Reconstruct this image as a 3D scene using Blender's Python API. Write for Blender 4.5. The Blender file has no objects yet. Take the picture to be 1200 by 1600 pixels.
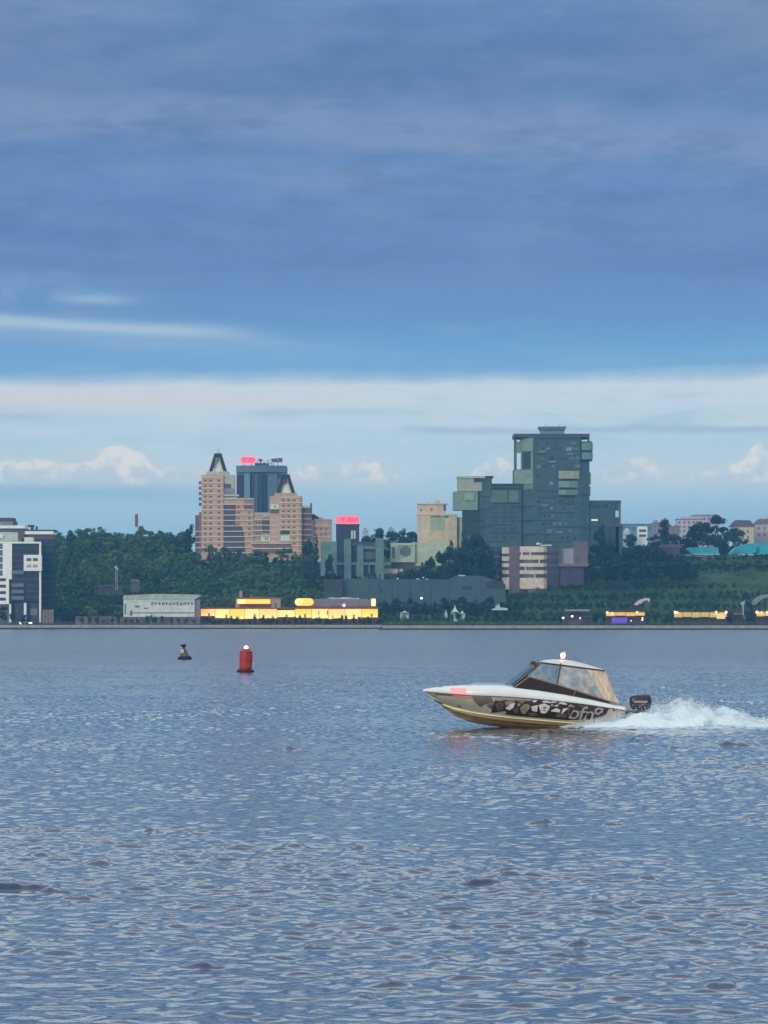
import bpy, bmesh, math, random
import numpy as np
from mathutils import Vector, Matrix

# ------------------------------------------------------------------ camera
F = 5000.0            # focal length in photo pixels (photo 1200 x 1600)
HZ = 972.0            # horizon row
CZ = 4.0              # camera height above the water
HAZE_D = 9.0e-5
SC = bpy.context.scene
COL = SC.collection
cd = bpy.data.cameras.new('camera')
cam = bpy.data.objects.new('camera', cd); COL.objects.link(cam)
cam.location = (0, 0, CZ); cam.rotation_euler = (math.radians(90), 0, 0)
cd.sensor_fit = 'VERTICAL'; cd.sensor_height = 36.0; cd.sensor_width = 27.0
cd.lens = F / 1600 * 36.0
cd.shift_y = (HZ - 800) / 1600
cd.clip_start = 1.0; cd.clip_end = 20000
SC.camera = cam
SC.view_settings.view_transform = 'Standard'
SC.view_settings.look = 'None'
SC.view_settings.exposure = 0.0
SC.view_settings.gamma = 1.0
SC.cycles.max_bounces = 6
SC.cycles.transparent_max_bounces = 12
SC.cycles.volume_bounces = 1

def lin(c):
    out = []
    for v in c:
        v = v / 255.0
        out.append(v / 12.92 if v <= 0.04045 else ((v + 0.055) / 1.055) ** 2.4)
    return tuple(out) + (1.0,)

# ------------------------------------------------------------------ node maths
class S:
    nt = None
    def __init__(s, sock): s.k = sock
    def __add__(a, b): return mth('ADD', a, b)
    def __radd__(a, b): return mth('ADD', b, a)
    def __sub__(a, b): return mth('SUBTRACT', a, b)
    def __rsub__(a, b): return mth('SUBTRACT', b, a)
    def __mul__(a, b): return mth('MULTIPLY', a, b)
    def __rmul__(a, b): return mth('MULTIPLY', b, a)
    def __truediv__(a, b): return mth('DIVIDE', a, b)
def put(sock, v):
    if isinstance(v, S): S.nt.links.new(v.k, sock)
    else: sock.default_value = v
def mth(op, *a):
    n = S.nt.nodes.new('ShaderNodeMath'); n.operation = op
    for i, v in enumerate(a): put(n.inputs[i], v)
    return S(n.outputs[0])
def sstep(v, a, b):
    n = S.nt.nodes.new('ShaderNodeMapRange'); n.interpolation_type = 'SMOOTHSTEP'
    put(n.inputs[0], v); n.inputs[1].default_value = a; n.inputs[2].default_value = b
    n.inputs[3].default_value = 0; n.inputs[4].default_value = 1
    return S(n.outputs[0])
def gauss(v, c, w):
    d = (v - c) / w
    return mth('EXPONENT', (d * d) * -1.0)
def comb(x, y, z):
    n = S.nt.nodes.new('ShaderNodeCombineXYZ')
    for i, v in enumerate((x, y, z)): put(n.inputs[i], v)
    return S(n.outputs[0])
def noise(vec, scale=1.0, detail=3.0, rough=0.5):
    n = S.nt.nodes.new('ShaderNodeTexNoise'); n.noise_dimensions = '3D'
    put(n.inputs['Vector'], vec); n.inputs['Scale'].default_value = scale
    n.inputs['Detail'].default_value = detail; n.inputs['Roughness'].default_value = rough
    return S(n.outputs['Fac'])
def mixc(f, a, b):
    n = S.nt.nodes.new('ShaderNodeMix'); n.data_type = 'RGBA'
    put(n.inputs['Factor'], f)
    put(n.inputs[6], a); put(n.inputs[7], b)
    return S(n.outputs[2])
def ramp(f, stops):
    n = S.nt.nodes.new('ShaderNodeValToRGB'); e = n.color_ramp.elements
    e[0].position, e[0].color = stops[0]; e[1].position, e[1].color = stops[-1]
    for p, c in stops[1:-1]:
        q = e.new(p); q.color = c
    put(n.inputs[0], f)
    return S(n.outputs[0])

# ------------------------------------------------------------------ sky and sun
SUN_AZ, SUN_EL = -150.0, 13.0      # compass-like angle from +Y (clockwise), low behind the camera on the left
W = bpy.data.worlds.new('World'); SC.world = W; W.use_nodes = True
S.nt = W.node_tree; S.nt.nodes.clear()
tc = S.nt.nodes.new('ShaderNodeTexCoord')
sp = S.nt.nodes.new('ShaderNodeSeparateXYZ'); S.nt.links.new(tc.outputs['Generated'], sp.inputs[0])
X, Y_, Z = S(sp.outputs[0]), S(sp.outputs[1]), S(sp.outputs[2])
HR = mth('SQRT', X * X + Y_ * Y_ + 1e-6)
R = Z / HR * F                                   # height above the horizon
Q = mth('ARCTAN2', X, Y_) * F + 600.0            # bearing
n1 = noise(comb(X * 9.0, Y_ * 9.0, Z * 55.0), 1.0, 4.0, 0.5)
n2 = noise(comb(X * 26.0, Y_ * 26.0, Z * 190.0 + 7.0), 1.0, 5.0, 0.55)
n3 = noise(comb(X * 70.0, Y_ * 70.0, Z * 110.0 + 3.0), 1.0, 5.0, 0.6)
n4 = noise(comb(X * 14.0 + 5.0, Y_ * 14.0, Z * 90.0), 1.0, 6.0, 0.55)
up = sstep(R, 430.0, 720.0)
tilt = mth('MULTIPLY', mth('MAXIMUM', mth('MINIMUM', Q - 600.0, 900.0), -900.0), 0.012)
Rw = R - tilt + (n1 - 0.5) * (14.0 + up * 95.0) + (n2 - 0.5) * (16.0 + up * 22.0) + (n3 - 0.5) * 20.0
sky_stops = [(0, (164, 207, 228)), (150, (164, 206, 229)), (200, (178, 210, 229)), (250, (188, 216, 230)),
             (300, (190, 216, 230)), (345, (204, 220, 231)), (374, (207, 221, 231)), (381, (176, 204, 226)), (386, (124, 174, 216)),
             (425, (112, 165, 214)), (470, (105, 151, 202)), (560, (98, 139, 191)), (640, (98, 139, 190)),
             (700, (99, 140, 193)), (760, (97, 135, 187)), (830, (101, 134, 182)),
             (900, (93, 129, 177)), (1000, (93, 130, 175)), (1090, (150, 175, 202)), (1190, (226, 244, 250)), (1450, (228, 243, 250)), (1750, (214, 223, 232)), (2300, (186, 200, 216)), (3400, (216, 224, 234))]  # last stops: unseen bright band above the frame, added for the wave reflections
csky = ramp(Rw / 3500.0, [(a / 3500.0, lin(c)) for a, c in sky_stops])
vis = sstep(R, 1020.0, 960.0)
n6 = noise(comb(X * 30.0, Y_ * 30.0 + 4.0, Z * 75.0), 1.0, 5.0, 0.55)
u2 = (n6 - 0.5) * 75.0 + (n2 - 0.5) * 50.0 + (n1 - 0.5) * 90.0 + (n3 - 0.5) * 26.0
RR = R + u2
csky = mixc(gauss(RR + Q * 0.055, 806.0, 38.0) * 0.80 * vis, csky, lin((131, 152, 193)))
csky = mixc(gauss(RR, 690.0, 20.0) * gauss(Q + u2, 490.0, 180.0) * 0.75, csky, lin((123, 146, 192)))
csky = mixc(gauss(RR, 735.0, 20.0) * sstep(Q, 700.0, 200.0) * 0.55, csky, lin((90, 127, 182)))
csky = mixc(gauss(Q + u2 * 2.0, 700.0, 330.0) * gauss(RR, 868.0, 42.0) * 0.6, csky, lin((84, 118, 167)))
csky = mixc(gauss(Q, 1230.0, 200.0) * sstep(RR, 820.0, 960.0) * 0.65 * vis, csky, lin((126, 142, 172)))
csky = mixc(gauss(Q, 20.0, 250.0) * sstep(RR, 800.0, 900.0) * 0.6 * vis, csky, lin((116, 138, 178)))
csky = mixc(gauss(Q, 1180.0, 240.0) * gauss(RR, 560.0, 26.0) * 0.5, csky, lin((88, 126, 186)))
csky = mixc(gauss(Q + u2, 60.0, 260.0) * gauss(RR, 600.0, 26.0) * 0.5, csky, lin((88, 130, 186)))
csky = mixc(sstep(n4, 0.46, 0.70) * up * 0.34 * vis, csky, lin((122, 147, 187)))
csky = mixc(sstep(n2, 0.52, 0.30) * up * 0.26 * vis, csky, lin((86, 119, 165)))
n7 = noise(comb(X * 44.0 + 2.0, Y_ * 44.0, Z * 120.0 + 1.0), 1.0, 6.0, 0.6)
mid = sstep(R, 470.0, 620.0)
csky = mixc(sstep(n6, 0.46, 0.66) * mid * 0.30 * vis, csky, lin((118, 144, 184)))
csky = mixc(sstep(n7, 0.52, 0.34) * mid * 0.34 * vis, csky, lin((84, 117, 163)))
csky = mixc(sstep(n7, 0.54, 0.74) * mid * 0.30 * vis, csky, lin((130, 152, 190)))
# broken layers in the bright band
csky = mixc(sstep(n2 + (n7 - 0.5) * 0.4, 0.50, 0.68) * gauss(R, 290.0, 70.0) * 0.55, csky, lin((214, 222, 228)))
csky = mixc(sstep(n2 + (n7 - 0.5) * 0.4, 0.48, 0.32) * gauss(R, 320.0, 50.0) * 0.40, csky, lin((160, 192, 216)))
# cooler, lighter streaks under the deck edge
csky = mixc(sstep(n2, 0.50, 0.72) * gauss(R, 440.0, 45.0) * 0.45, csky, lin((140, 182, 216)))
csky = mixc(sstep(n2, 0.45, 0.7) * gauss(R, 545.0, 50.0) * sstep(Q, 500.0, 0.0) * 0.6, csky, lin((118, 158, 203)))
# the long bright streak on the left, and the wisp above it
rs = R + (Q * 0.050) + (n2 - 0.5) * 16.0
csky = mixc(gauss(rs, 467.0, 10.5) * sstep(Q, 470.0, 250.0) * (0.66 + n3 * 0.4), csky, lin((186, 208, 222)))
csky = mixc(gauss(rs, 450.0, 22.0) * sstep(Q, 700.0, 300.0) * 0.45, csky, lin((150, 186, 216)))
csky = mixc(gauss(R + Q * 0.01 + (n3 - 0.5) * 24.0, 506.0, 8.0) * gauss(Q, 150.0, 50.0) * 0.75, csky, lin((168, 196, 220)))
csky = mixc(gauss(rs, 515.0, 30.0) * sstep(Q, 330.0, 60.0) * sstep(n3, 0.38, 0.62) * 0.45, csky, lin((134, 175, 212)))
# blush on the white band
csky = mixc(gauss(R, 350.0, 16.0) * sstep(Q, 760.0, 100.0) * 0.8, csky, lin((219, 215, 222)))
csky = mixc(gauss(R, 318.0, 10.0) * sstep(Q, 300.0, 60.0) * sstep(n2, 0.35, 0.6) * 0.6, csky, lin((158, 190, 212)))
csky = mixc(gauss(R + (n2 - 0.5) * 18.0, 204.0, 17.0) * sstep(Q, 640.0, 120.0) * 0.75, csky, lin((142, 190, 220)))
# thin grey streaks
csky = mixc(gauss(R + (n3 - 0.5) * 14.0 + (n2 - 0.5) * 16.0, 300.0, 6.0) * sstep(Q, 600.0, 690.0) * 0.55, csky, lin((150, 180, 206)))
# cumulus low over the horizon
def cumulus(q, w, base, h, s):
    return gauss(Q, q, w) * h, base, s
hgt = gauss(Q, 185.0, 42.0) * 34.0 + gauss(Q, 60.0, 130.0) * 34.0 + gauss(Q, 240.0, 90.0) * 14.0 \
    + gauss(Q, 530.0, 85.0) * 30.0 + gauss(Q, 780.0, 40.0) * 40.0 + gauss(Q, 985.0, 45.0) * 40.0 \
    + gauss(Q, 1185.0, 30.0) * 50.0 + gauss(Q, 1120.0, 60.0) * 20.0
n5 = noise(comb(X * 150.0, Y_ * 150.0, Z * 190.0 + 9.0), 1.0, 6.0, 0.6)
top = hgt + 222.0 + ((n3 - 0.5) * 70.0 + (n5 - 0.5) * 34.0) * sstep(hgt, 3.0, 22.0) + (n2 - 0.5) * 8.0
cum = sstep(top - R, -2.0, 9.0) * sstep(R + (n2 - 0.5) * 16.0, 206.0, 232.0) * sstep(hgt, 3.0, 14.0)
csky = mixc(gauss(R + (n7 - 0.5) * 30.0, 234.0, 23.0) * mth('MAXIMUM', sstep(Q, 760.0, 560.0), sstep(Q, 860.0, 1000.0)) * 0.75, csky, lin((206, 219, 227)))
csky = mixc(cum * (0.60 + n5 * 0.5), csky, mixc(sstep(n5 + (R - 235.0) * 0.004, 0.40, 0.66), lin((194, 212, 225)), lin((236, 234, 232))))
# faint haze blue just above the land on the right
csky = mixc(gauss(R, 150.0, 30.0) * sstep(Q, 500.0, 1000.0) * 0.6, csky, lin((150, 190, 222)))
# brighter warm cloud in the west, behind the camera
west = sstep(Y_ * -1.0, 0.05, 0.95) * sstep(Z, 0.75, 0.05)
csky = mixc(west * 0.85, csky, (1.06, 0.97, 0.88, 1))
hi = S.nt.nodes.new('ShaderNodeVectorMath'); hi.operation = 'SCALE'; put(hi.inputs[0], csky); put(hi.inputs['Scale'], 1.0 + sstep(R, 2000.0, 4500.0) * 0.15 + gauss(R, 1320.0, 240.0) * 0.85 * sstep(Y_, -0.2, 0.4)); csky = S(hi.outputs[0])  # extra gain on the added bright band, whitens the wave reflections
below = sstep(Z, 0.0, -0.02)
csky = mixc(below, csky, lin((95, 115, 140)))
nish = S.nt.nodes.new('ShaderNodeTexSky'); nish.sky_type = 'NISHITA'; nish.sun_disc = False
nish.sun_elevation = math.radians(SUN_EL); nish.sun_rotation = math.radians(SUN_AZ)
bg1 = S.nt.nodes.new('ShaderNodeBackground'); S.nt.links.new(nish.outputs[0], bg1.inputs[0]); bg1.inputs[1].default_value = 0.08
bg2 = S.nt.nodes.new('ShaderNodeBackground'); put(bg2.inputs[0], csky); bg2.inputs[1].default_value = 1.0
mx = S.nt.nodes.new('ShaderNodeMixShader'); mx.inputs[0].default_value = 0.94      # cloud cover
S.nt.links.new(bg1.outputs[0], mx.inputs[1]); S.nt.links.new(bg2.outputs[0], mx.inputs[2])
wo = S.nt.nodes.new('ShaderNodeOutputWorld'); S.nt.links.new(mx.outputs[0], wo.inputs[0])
W.cycles.sampling_method = 'MANUAL'; W.cycles.sample_map_resolution = 1024

ld = bpy.data.lights.new('sun', 'SUN'); ld.energy = 1.35; ld.angle = math.radians(14); ld.color = (1.0, 0.86, 0.70)
sun = bpy.data.objects.new('sun', ld); COL.objects.link(sun)
az, el = math.radians(SUN_AZ), math.radians(SUN_EL)
to_sun = Vector((math.sin(az) * math.cos(el), math.cos(az) * math.cos(el), math.sin(el)))
sun.rotation_euler = to_sun.to_track_quat('Z', 'Y').to_euler()
sun.location = (0, -50, 60)

# ------------------------------------------------------------------ materials
MATS = {}
def mat(name, rgb, rough=0.8, var=0.12, vs=0.15, metal=0.0, emit=None, es=1.0, ior=1.45, stretch=(1, 1, 1), streak=0.0, spec=0.5):
    if name in MATS: return MATS[name]
    m = bpy.data.materials.new(name); m.use_nodes = True
    S.nt = m.node_tree
    b = m.node_tree.nodes['Principled BSDF']
    c = lin(rgb)
    if var > 0:
        tcn = S.nt.nodes.new('ShaderNodeTexCoord')
        mp = S.nt.nodes.new('ShaderNodeMapping'); mp.inputs['Scale'].default_value = stretch
        S.nt.links.new(tcn.outputs['Object'], mp.inputs[0])
        f = noise(S(mp.outputs[0]), vs, 6.0, 0.6)
        f = sstep(f, 0.3, 0.7)
        lo = tuple(x * (1 - var) for x in c[:3]) + (1,); hi = tuple(min(1, x * (1 + var)) for x in c[:3]) + (1,)
        cc = mixc(f, lo, hi)
        if streak > 0:     # rain streaks
            mp2 = S.nt.nodes.new('ShaderNodeMapping'); mp2.inputs['Scale'].default_value = (1.0, 1.0, 0.06)
            S.nt.links.new(tcn.outputs['Object'], mp2.inputs[0])
            f2 = noise(S(mp2.outputs[0]), 0.7, 5.0, 0.6)
            cc = mixc(sstep(f2, 0.5, 0.75) * streak, cc, tuple(x * 0.55 for x in c[:3]) + (1,))
        put(b.inputs['Base Color'], cc)
    else:
        b.inputs['Base Color'].default_value = c
    b.inputs['Roughness'].default_value = rough; b.inputs['Metallic'].default_value = metal
    b.inputs['IOR'].default_value = ior; b.inputs['Specular IOR Level'].default_value = spec
    if emit:
        b.inputs['Emission Color'].default_value = tuple(emit) + (1,); b.inputs['Emission Strength'].default_value = es
    MATS[name] = m
    return m
def glassy(name, rgb, alpha=0.35, rough=0.05):
    m = bpy.data.materials.new(name); m.use_nodes = True
    nt = m.node_tree; nt.nodes.clear(); S.nt = nt
    t = nt.nodes.new('ShaderNodeBsdfTransparent'); t.inputs[0].default_value = lin(rgb)
    b = nt.nodes.new('ShaderNodeBsdfPrincipled'); b.inputs['Base Color'].default_value = lin(rgb); b.inputs['Roughness'].default_value = rough
    tcn = nt.nodes.new('ShaderNodeTexCoord')
    f = noise(S(tcn.outputs['Object']), 2.2, 3.0, 0.6)
    mxn = nt.nodes.new('ShaderNodeMixShader'); put(mxn.inputs[0], sstep(f, 0.35, 0.7) * (alpha * 0.9) + alpha * 0.5)
    nt.links.new(t.outputs[0], mxn.inputs[1]); nt.links.new(b.outputs[0], mxn.inputs[2])
    o = nt.nodes.new('ShaderNodeOutputMaterial'); nt.links.new(mxn.outputs[0], o.inputs[0])
    MATS[name] = m
    return m
def leafmat(name, c1, c2, c3, sc=0.06, tr=0.15):
    m = bpy.data.materials.new(name); m.use_nodes = True
    nt = m.node_tree; S.nt = nt
    b = nt.nodes['Principled BSDF']; b.inputs['Roughness'].default_value = 0.75; b.inputs['Specular IOR Level'].default_value = 0.2
    g = nt.nodes.new('ShaderNodeNewGeometry'); oi = nt.nodes.new('ShaderNodeObjectInfo')
    f = noise(S(g.outputs['Position']), sc, 4.0, 0.6)
    ta = nt.nodes.new('ShaderNodeAttribute'); ta.attribute_name = 'tint'
    f2 = noise(S(g.outputs['Position']), sc * 9, 2.0, 0.5)
    cc = mixc(sstep(f + (S(oi.outputs['Random']) - 0.5) * 0.3 + (S(ta.outputs['Fac']) - 0.4) * 0.42 + (noise(S(g.outputs['Position']), 0.014, 3.0, 0.5) - 0.5) * 0.7, 0.36, 0.64), lin(c1), lin(c2))
    cc = mixc(sstep(f2, 0.45, 0.75) * 0.6, cc, lin(c3))
    put(b.inputs['Base Color'], cc)
    MATS[name] = m
    return m

# ------------------------------------------------------------------ mesh building
def P(px, py, Y): return Vector(((px - 600.0) * Y / F, Y, CZ + (HZ - py) * Y / F))
ORI = {}
def obj_from(name, V, Fc, m, parent=None, mi=None, smooth=False):
    me = bpy.data.meshes.new(name)
    off = ORI.get(parent.name, Vector((0, 0, 0))) if parent else Vector((0, 0, 0))
    V = np.asarray(V, dtype=np.float64) - np.array(off)
    me.from_pydata(V.tolist(), [], Fc); 
    for q in (m if isinstance(m, (list, tuple)) else [m]): me.materials.append(q)
    if mi is not None: me.polygons.foreach_set('material_index', mi)
    if smooth: me.polygons.foreach_set('use_smooth', [True] * len(me.polygons))
    me.update()
    o = bpy.data.objects.new(name, me); COL.objects.link(o)
    if parent:
        o.parent = parent; ORI[o.name] = off
    return o
class MB:
    def __init__(s): s.v = []; s.f = []; s.mi = []; s.cur = 0
    def add(s, v, f):
        n = len(s.v); s.v += [tuple(x) for x in v]; s.f += [tuple(i + n for i in q) for q in f]; s.mi += [s.cur] * len(f)
        return s
    def box(s, x0, x1, y0, y1, z0, z1):
        v = [(x0, y0, z0), (x1, y0, z0), (x1, y1, z0), (x0, y1, z0), (x0, y0, z1), (x1, y0, z1), (x1, y1, z1), (x0, y1, z1)]
        return s.add(v, [(3, 2, 1, 0), (4, 5, 6, 7), (0, 1, 5, 4), (1, 2, 6, 5), (2, 3, 7, 6), (3, 0, 4, 7)])
    def px(s, x0, x1, y0, y1, Y, d):        # front face measured on the photo, standing at distance Y, d metres deep
        a = P(x0, y1, Y); b = P(x1, y0, Y)
        return s.box(a.x, b.x, Y, Y + d, a.z, b.z)
    def prism(s, pts, z0, z1):              # footprint polygon (counter-clockwise)
        n = len(pts); v = [(p[0], p[1], z0) for p in pts] + [(p[0], p[1], z1) for p in pts]
        f = [tuple(range(n))[::-1], tuple(range(n, 2 * n))] + [(i, (i + 1) % n, n + (i + 1) % n, n + i) for i in range(n)]
        return s.add(v, f)
    def slab(s, pxpts, Y, d):               # outline in the facade plane, d deep
        w = [P(a, b, Y) for a, b in pxpts]; n = len(w)
        v = [tuple(q) for q in w] + [(q.x, q.y + d, q.z) for q in w]
        f = [tuple(range(n)), tuple(range(n, 2 * n))[::-1]] + [(i, n + i, n + (i + 1) % n, (i + 1) % n) for i in range(n)]
        return s.add(v, f)
    def tube(s, pts, r, n=6, cap=True):
        rs = r if isinstance(r, (list, tuple)) else [r] * len(pts)
        rings = []
        for i, p in enumerate(pts):
            p = Vector(p); a = Vector(pts[max(0, i - 1)]); b = Vector(pts[min(len(pts) - 1, i + 1)])
            d = (b - a).normalized(); u = d.orthogonal().normalized()
            if i and abs(u.dot(pu)) < 0.999: u = (pu - d * pu.dot(d)).normalized()
            pu = u; w = d.cross(u)
            rings.append([p + (u * math.cos(t) + w * math.sin(t)) * rs[i] for t in [2 * math.pi * k / n for k in range(n)]])
        v = [q for rg in rings for q in rg]
        f = [(i * n + k, i * n + (k + 1) % n, (i + 1) * n + (k + 1) % n, (i + 1) * n + k) for i in range(len(pts) - 1) for k in range(n)]
        if cap: f += [tuple(range(n))[::-1], tuple(range((len(pts) - 1) * n, len(pts) * n))]
        return s.add(v, f)
    def lathe(s, c, prof, n=20):
        v = []; f = []
        for r, z in prof:
            v += [(c[0] + r * math.cos(2 * math.pi * k / n), c[1] + r * math.sin(2 * math.pi * k / n), c[2] + z) for k in range(n)]
        for i in range(len(prof) - 1):
            f += [(i * n + k, i * n + (k + 1) % n, (i + 1) * n + (k + 1) % n, (i + 1) * n + k) for k in range(n)]
        f += [tuple(range(n))[::-1], tuple(range((len(prof) - 1) * n, len(prof) * n))]
        return s.add(v, f)
    def ball(s, c, r, n=10, m=6, sz=1.0):
        return s.lathe(c, [(max(1e-3, r * math.sin(math.pi * i / m)), -r * sz * math.cos(math.pi * i / m)) for i in range(m + 1)], n)
    def build(s, name, m, parent=None, smooth=False):
        return obj_from(name, s.v, s.f, m, parent, s.mi if isinstance(m, (list, tuple)) else None, smooth)
def tag(o, label, cat, group=None, kind=None):
    if label: o['label'] = label
    if cat: o['category'] = cat
    if group: o['group'] = group
    if kind: o['kind'] = kind
    return o
def thing(name, label, cat, loc, group=None):
    o = bpy.data.objects.new(name, None); COL.objects.link(o); o.location = loc
    o.empty_display_size = 0.5
    ORI[o.name] = Vector(loc)
    return tag(o, label, cat, group)
def part(name, parent, m, *boxes, Y=None, d=None):      # boxes measured on the photo: (x0,x1,y0,y1[,Y,d])
    b = MB()
    for q in boxes: b.px(*(q if len(q) == 6 else tuple(q) + (Y, d)))
    return b.build(name, m, parent)

# ------------------------------------------------------------------ terrain
def sm(a, b, x):
    t = np.clip((x - a) / (b - a), 0, 1); return t * t * (3 - 2 * t)
def ground(x, y):
    x = np.asarray(x, dtype=float); y = np.asarray(y, dtype=float)
    pxx = 600 + F * x / np.maximum(y, 1.0)
    r = sm(560, 900, pxx)
    shore = 1816 - 176 * sm(590, 604, 600 + F * x / 1730.0)
    a = (1885 - 40 * r); b = (2255 - 130 * r)
    z = 2.6 + (50 - 3 * r) * sm(a, b, y) + 12 * sm(2260, 3200, y)
    z = z + 2.2 * np.sin(x * 0.031 + 1.3) * np.sin(y * 0.023) * sm(1900, 2050, y)
    z = np.where(y < shore + 4, -4.0, z)
    return z
def gz(x, y): return float(ground(x, y))
def make_terrain():
    xs = np.unique(np.concatenate([np.arange(-640, 641, 8.0), np.arange(-4000, 4001, 160.0)]))
    ys = np.unique(np.concatenate([[1600, 1640, 1643.5, 1644.5, 1648], np.arange(1650, 2500, 7.0), [1816, 1819.5, 1820.5, 1824], np.arange(2500, 6001, 100.0)]))
    A, B = np.meshgrid(xs, ys); Zg = ground(A, B)
    V = np.stack([A, B, Zg], -1).reshape(-1, 3); nx, ny = len(xs), len(ys)
    i = np.arange(nx * ny).reshape(ny, nx)
    Fq = np.stack([i[:-1, :-1], i[:-1, 1:], i[1:, 1:], i[1:, :-1]], -1).reshape(-1, 4)
    m = bpy.data.materials.new('hillside_grass'); m.use_nodes = True; S.nt = m.node_tree
    b = m.node_tree.nodes['Principled BSDF']; b.inputs['Roughness'].default_value = 0.95; b.inputs['Specular IOR Level'].default_value = 0.1
    g = S.nt.nodes.new('ShaderNodeNewGeometry')
    f = noise(S(g.outputs['Position']), 0.035, 6.0, 0.6); f2 = noise(S(g.outputs['Position']), 0.3, 4.0, 0.6)
    cc = mixc(sstep(f, 0.35, 0.65), lin((46, 68, 46)), lin((70, 94, 54)))
    cc = mixc(sstep(f2, 0.45, 0.7) * 0.6, cc, lin((50, 68, 44)))
    put(b.inputs['Base Color'], cc)
    o = obj_from('ground', V, Fq.tolist(), m, smooth=True)
    tag(o, None, None, kind='structure')
make_terrain()
# ------------------------------------------------------------------ water
RNG = np.random.default_rng(7)
def wave_field():
    n = 96
    lam = np.exp(np.linspace(math.log(0.17), math.log(5.0), n)) * RNG.uniform(0.93, 1.07, n)
    k = 2 * np.pi / lam
    th = math.radians(-98) + RNG.normal(0, 1.15, n)         # travel direction, mostly towards the camera
    w = np.exp(-((np.log(lam) - math.log(0.52)) / 0.85) ** 2)
    slope = 0.12 * math.sqrt(2.0) * w / math.sqrt((w ** 2).sum())
    return lam, k, th, slope / k, RNG.uniform(0, 2 * np.pi, n)
LAM, KK, TH, AMP, PHI = wave_field()
# steep little crests that show dark: (photo column, row, width px, height px)
CRESTS = [(330, 1511, 62, 11), (22, 1390, 95, 15), (85, 1394, 40, 9), (118, 1404, 50, 7), (165, 1352, 40, 8), (460, 1325, 45, 8), (140, 1325, 26, 6),
          (232, 1486, 26, 7), (495, 1483, 50, 9), (575, 1560, 34, 6), (1060, 1170, 34, 8), (1145, 1166, 66, 8), (678, 1200, 22, 6),
          (848, 1201, 26, 6), (853, 1162, 26, 6), (848, 1287, 40, 10), (958, 1290, 36, 6), (750, 1381, 62, 10), (815, 1368, 60, 10), (905, 1476, 30, 9),
          (890, 1495, 50, 7), (975, 1526, 70, 8), (1010, 1372, 30, 6), (455, 1172, 28, 8), (870, 1245, 40, 5), (912, 1250, 24, 5),
          (262, 1180, 22, 5), (285, 1160, 20, 4), (650, 1321, 20, 6), (560, 1325, 18, 4), (1115, 1058 + 130, 30, 5), (84, 1208, 16, 5), (1130, 1540, 40, 8),
          (720, 1452, 40, 6), (60, 1470, 34, 6), (400, 1430, 30, 5), (610, 1540, 50, 7), (1180, 1283, 40, 7), (235, 1300, 20, 5), (700, 1590, 50, 7)]
def water_z(x, y, dy=None, dx=None):
    z = np.zeros_like(x); ox = np.zeros_like(x); oy = np.zeros_like(x)
    patch = 0.85 + 0.38 * np.sin(x * 0.21 + np.sin(y * 0.11) * 1.7) * np.sin(y * 0.083 + 0.6 * np.sin(x * 0.13))
    gain = 1.0 + 0.7 * sm(70, 240, y)
    for l, k, t, a, p in zip(LAM, KK, TH, AMP, PHI):
        wgt = 1.0
        if dy is not None:
            res = np.maximum(dy * abs(math.sin(t)), dx * abs(math.cos(t)))
            wgt = np.clip((l / res - 1.8) / 1.8, 0, 1)
            if wgt.max() <= 0: continue
        ph = k * (x * math.cos(t) + y * math.sin(t)) + p
        aa = a * wgt * (patch if l < 2.5 else 1.0) * gain
        z += aa * np.cos(ph); s = np.sin(ph) * aa * 0.8
        ox -= math.cos(t) * s; oy -= math.sin(t) * s
    return z, ox, oy
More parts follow.
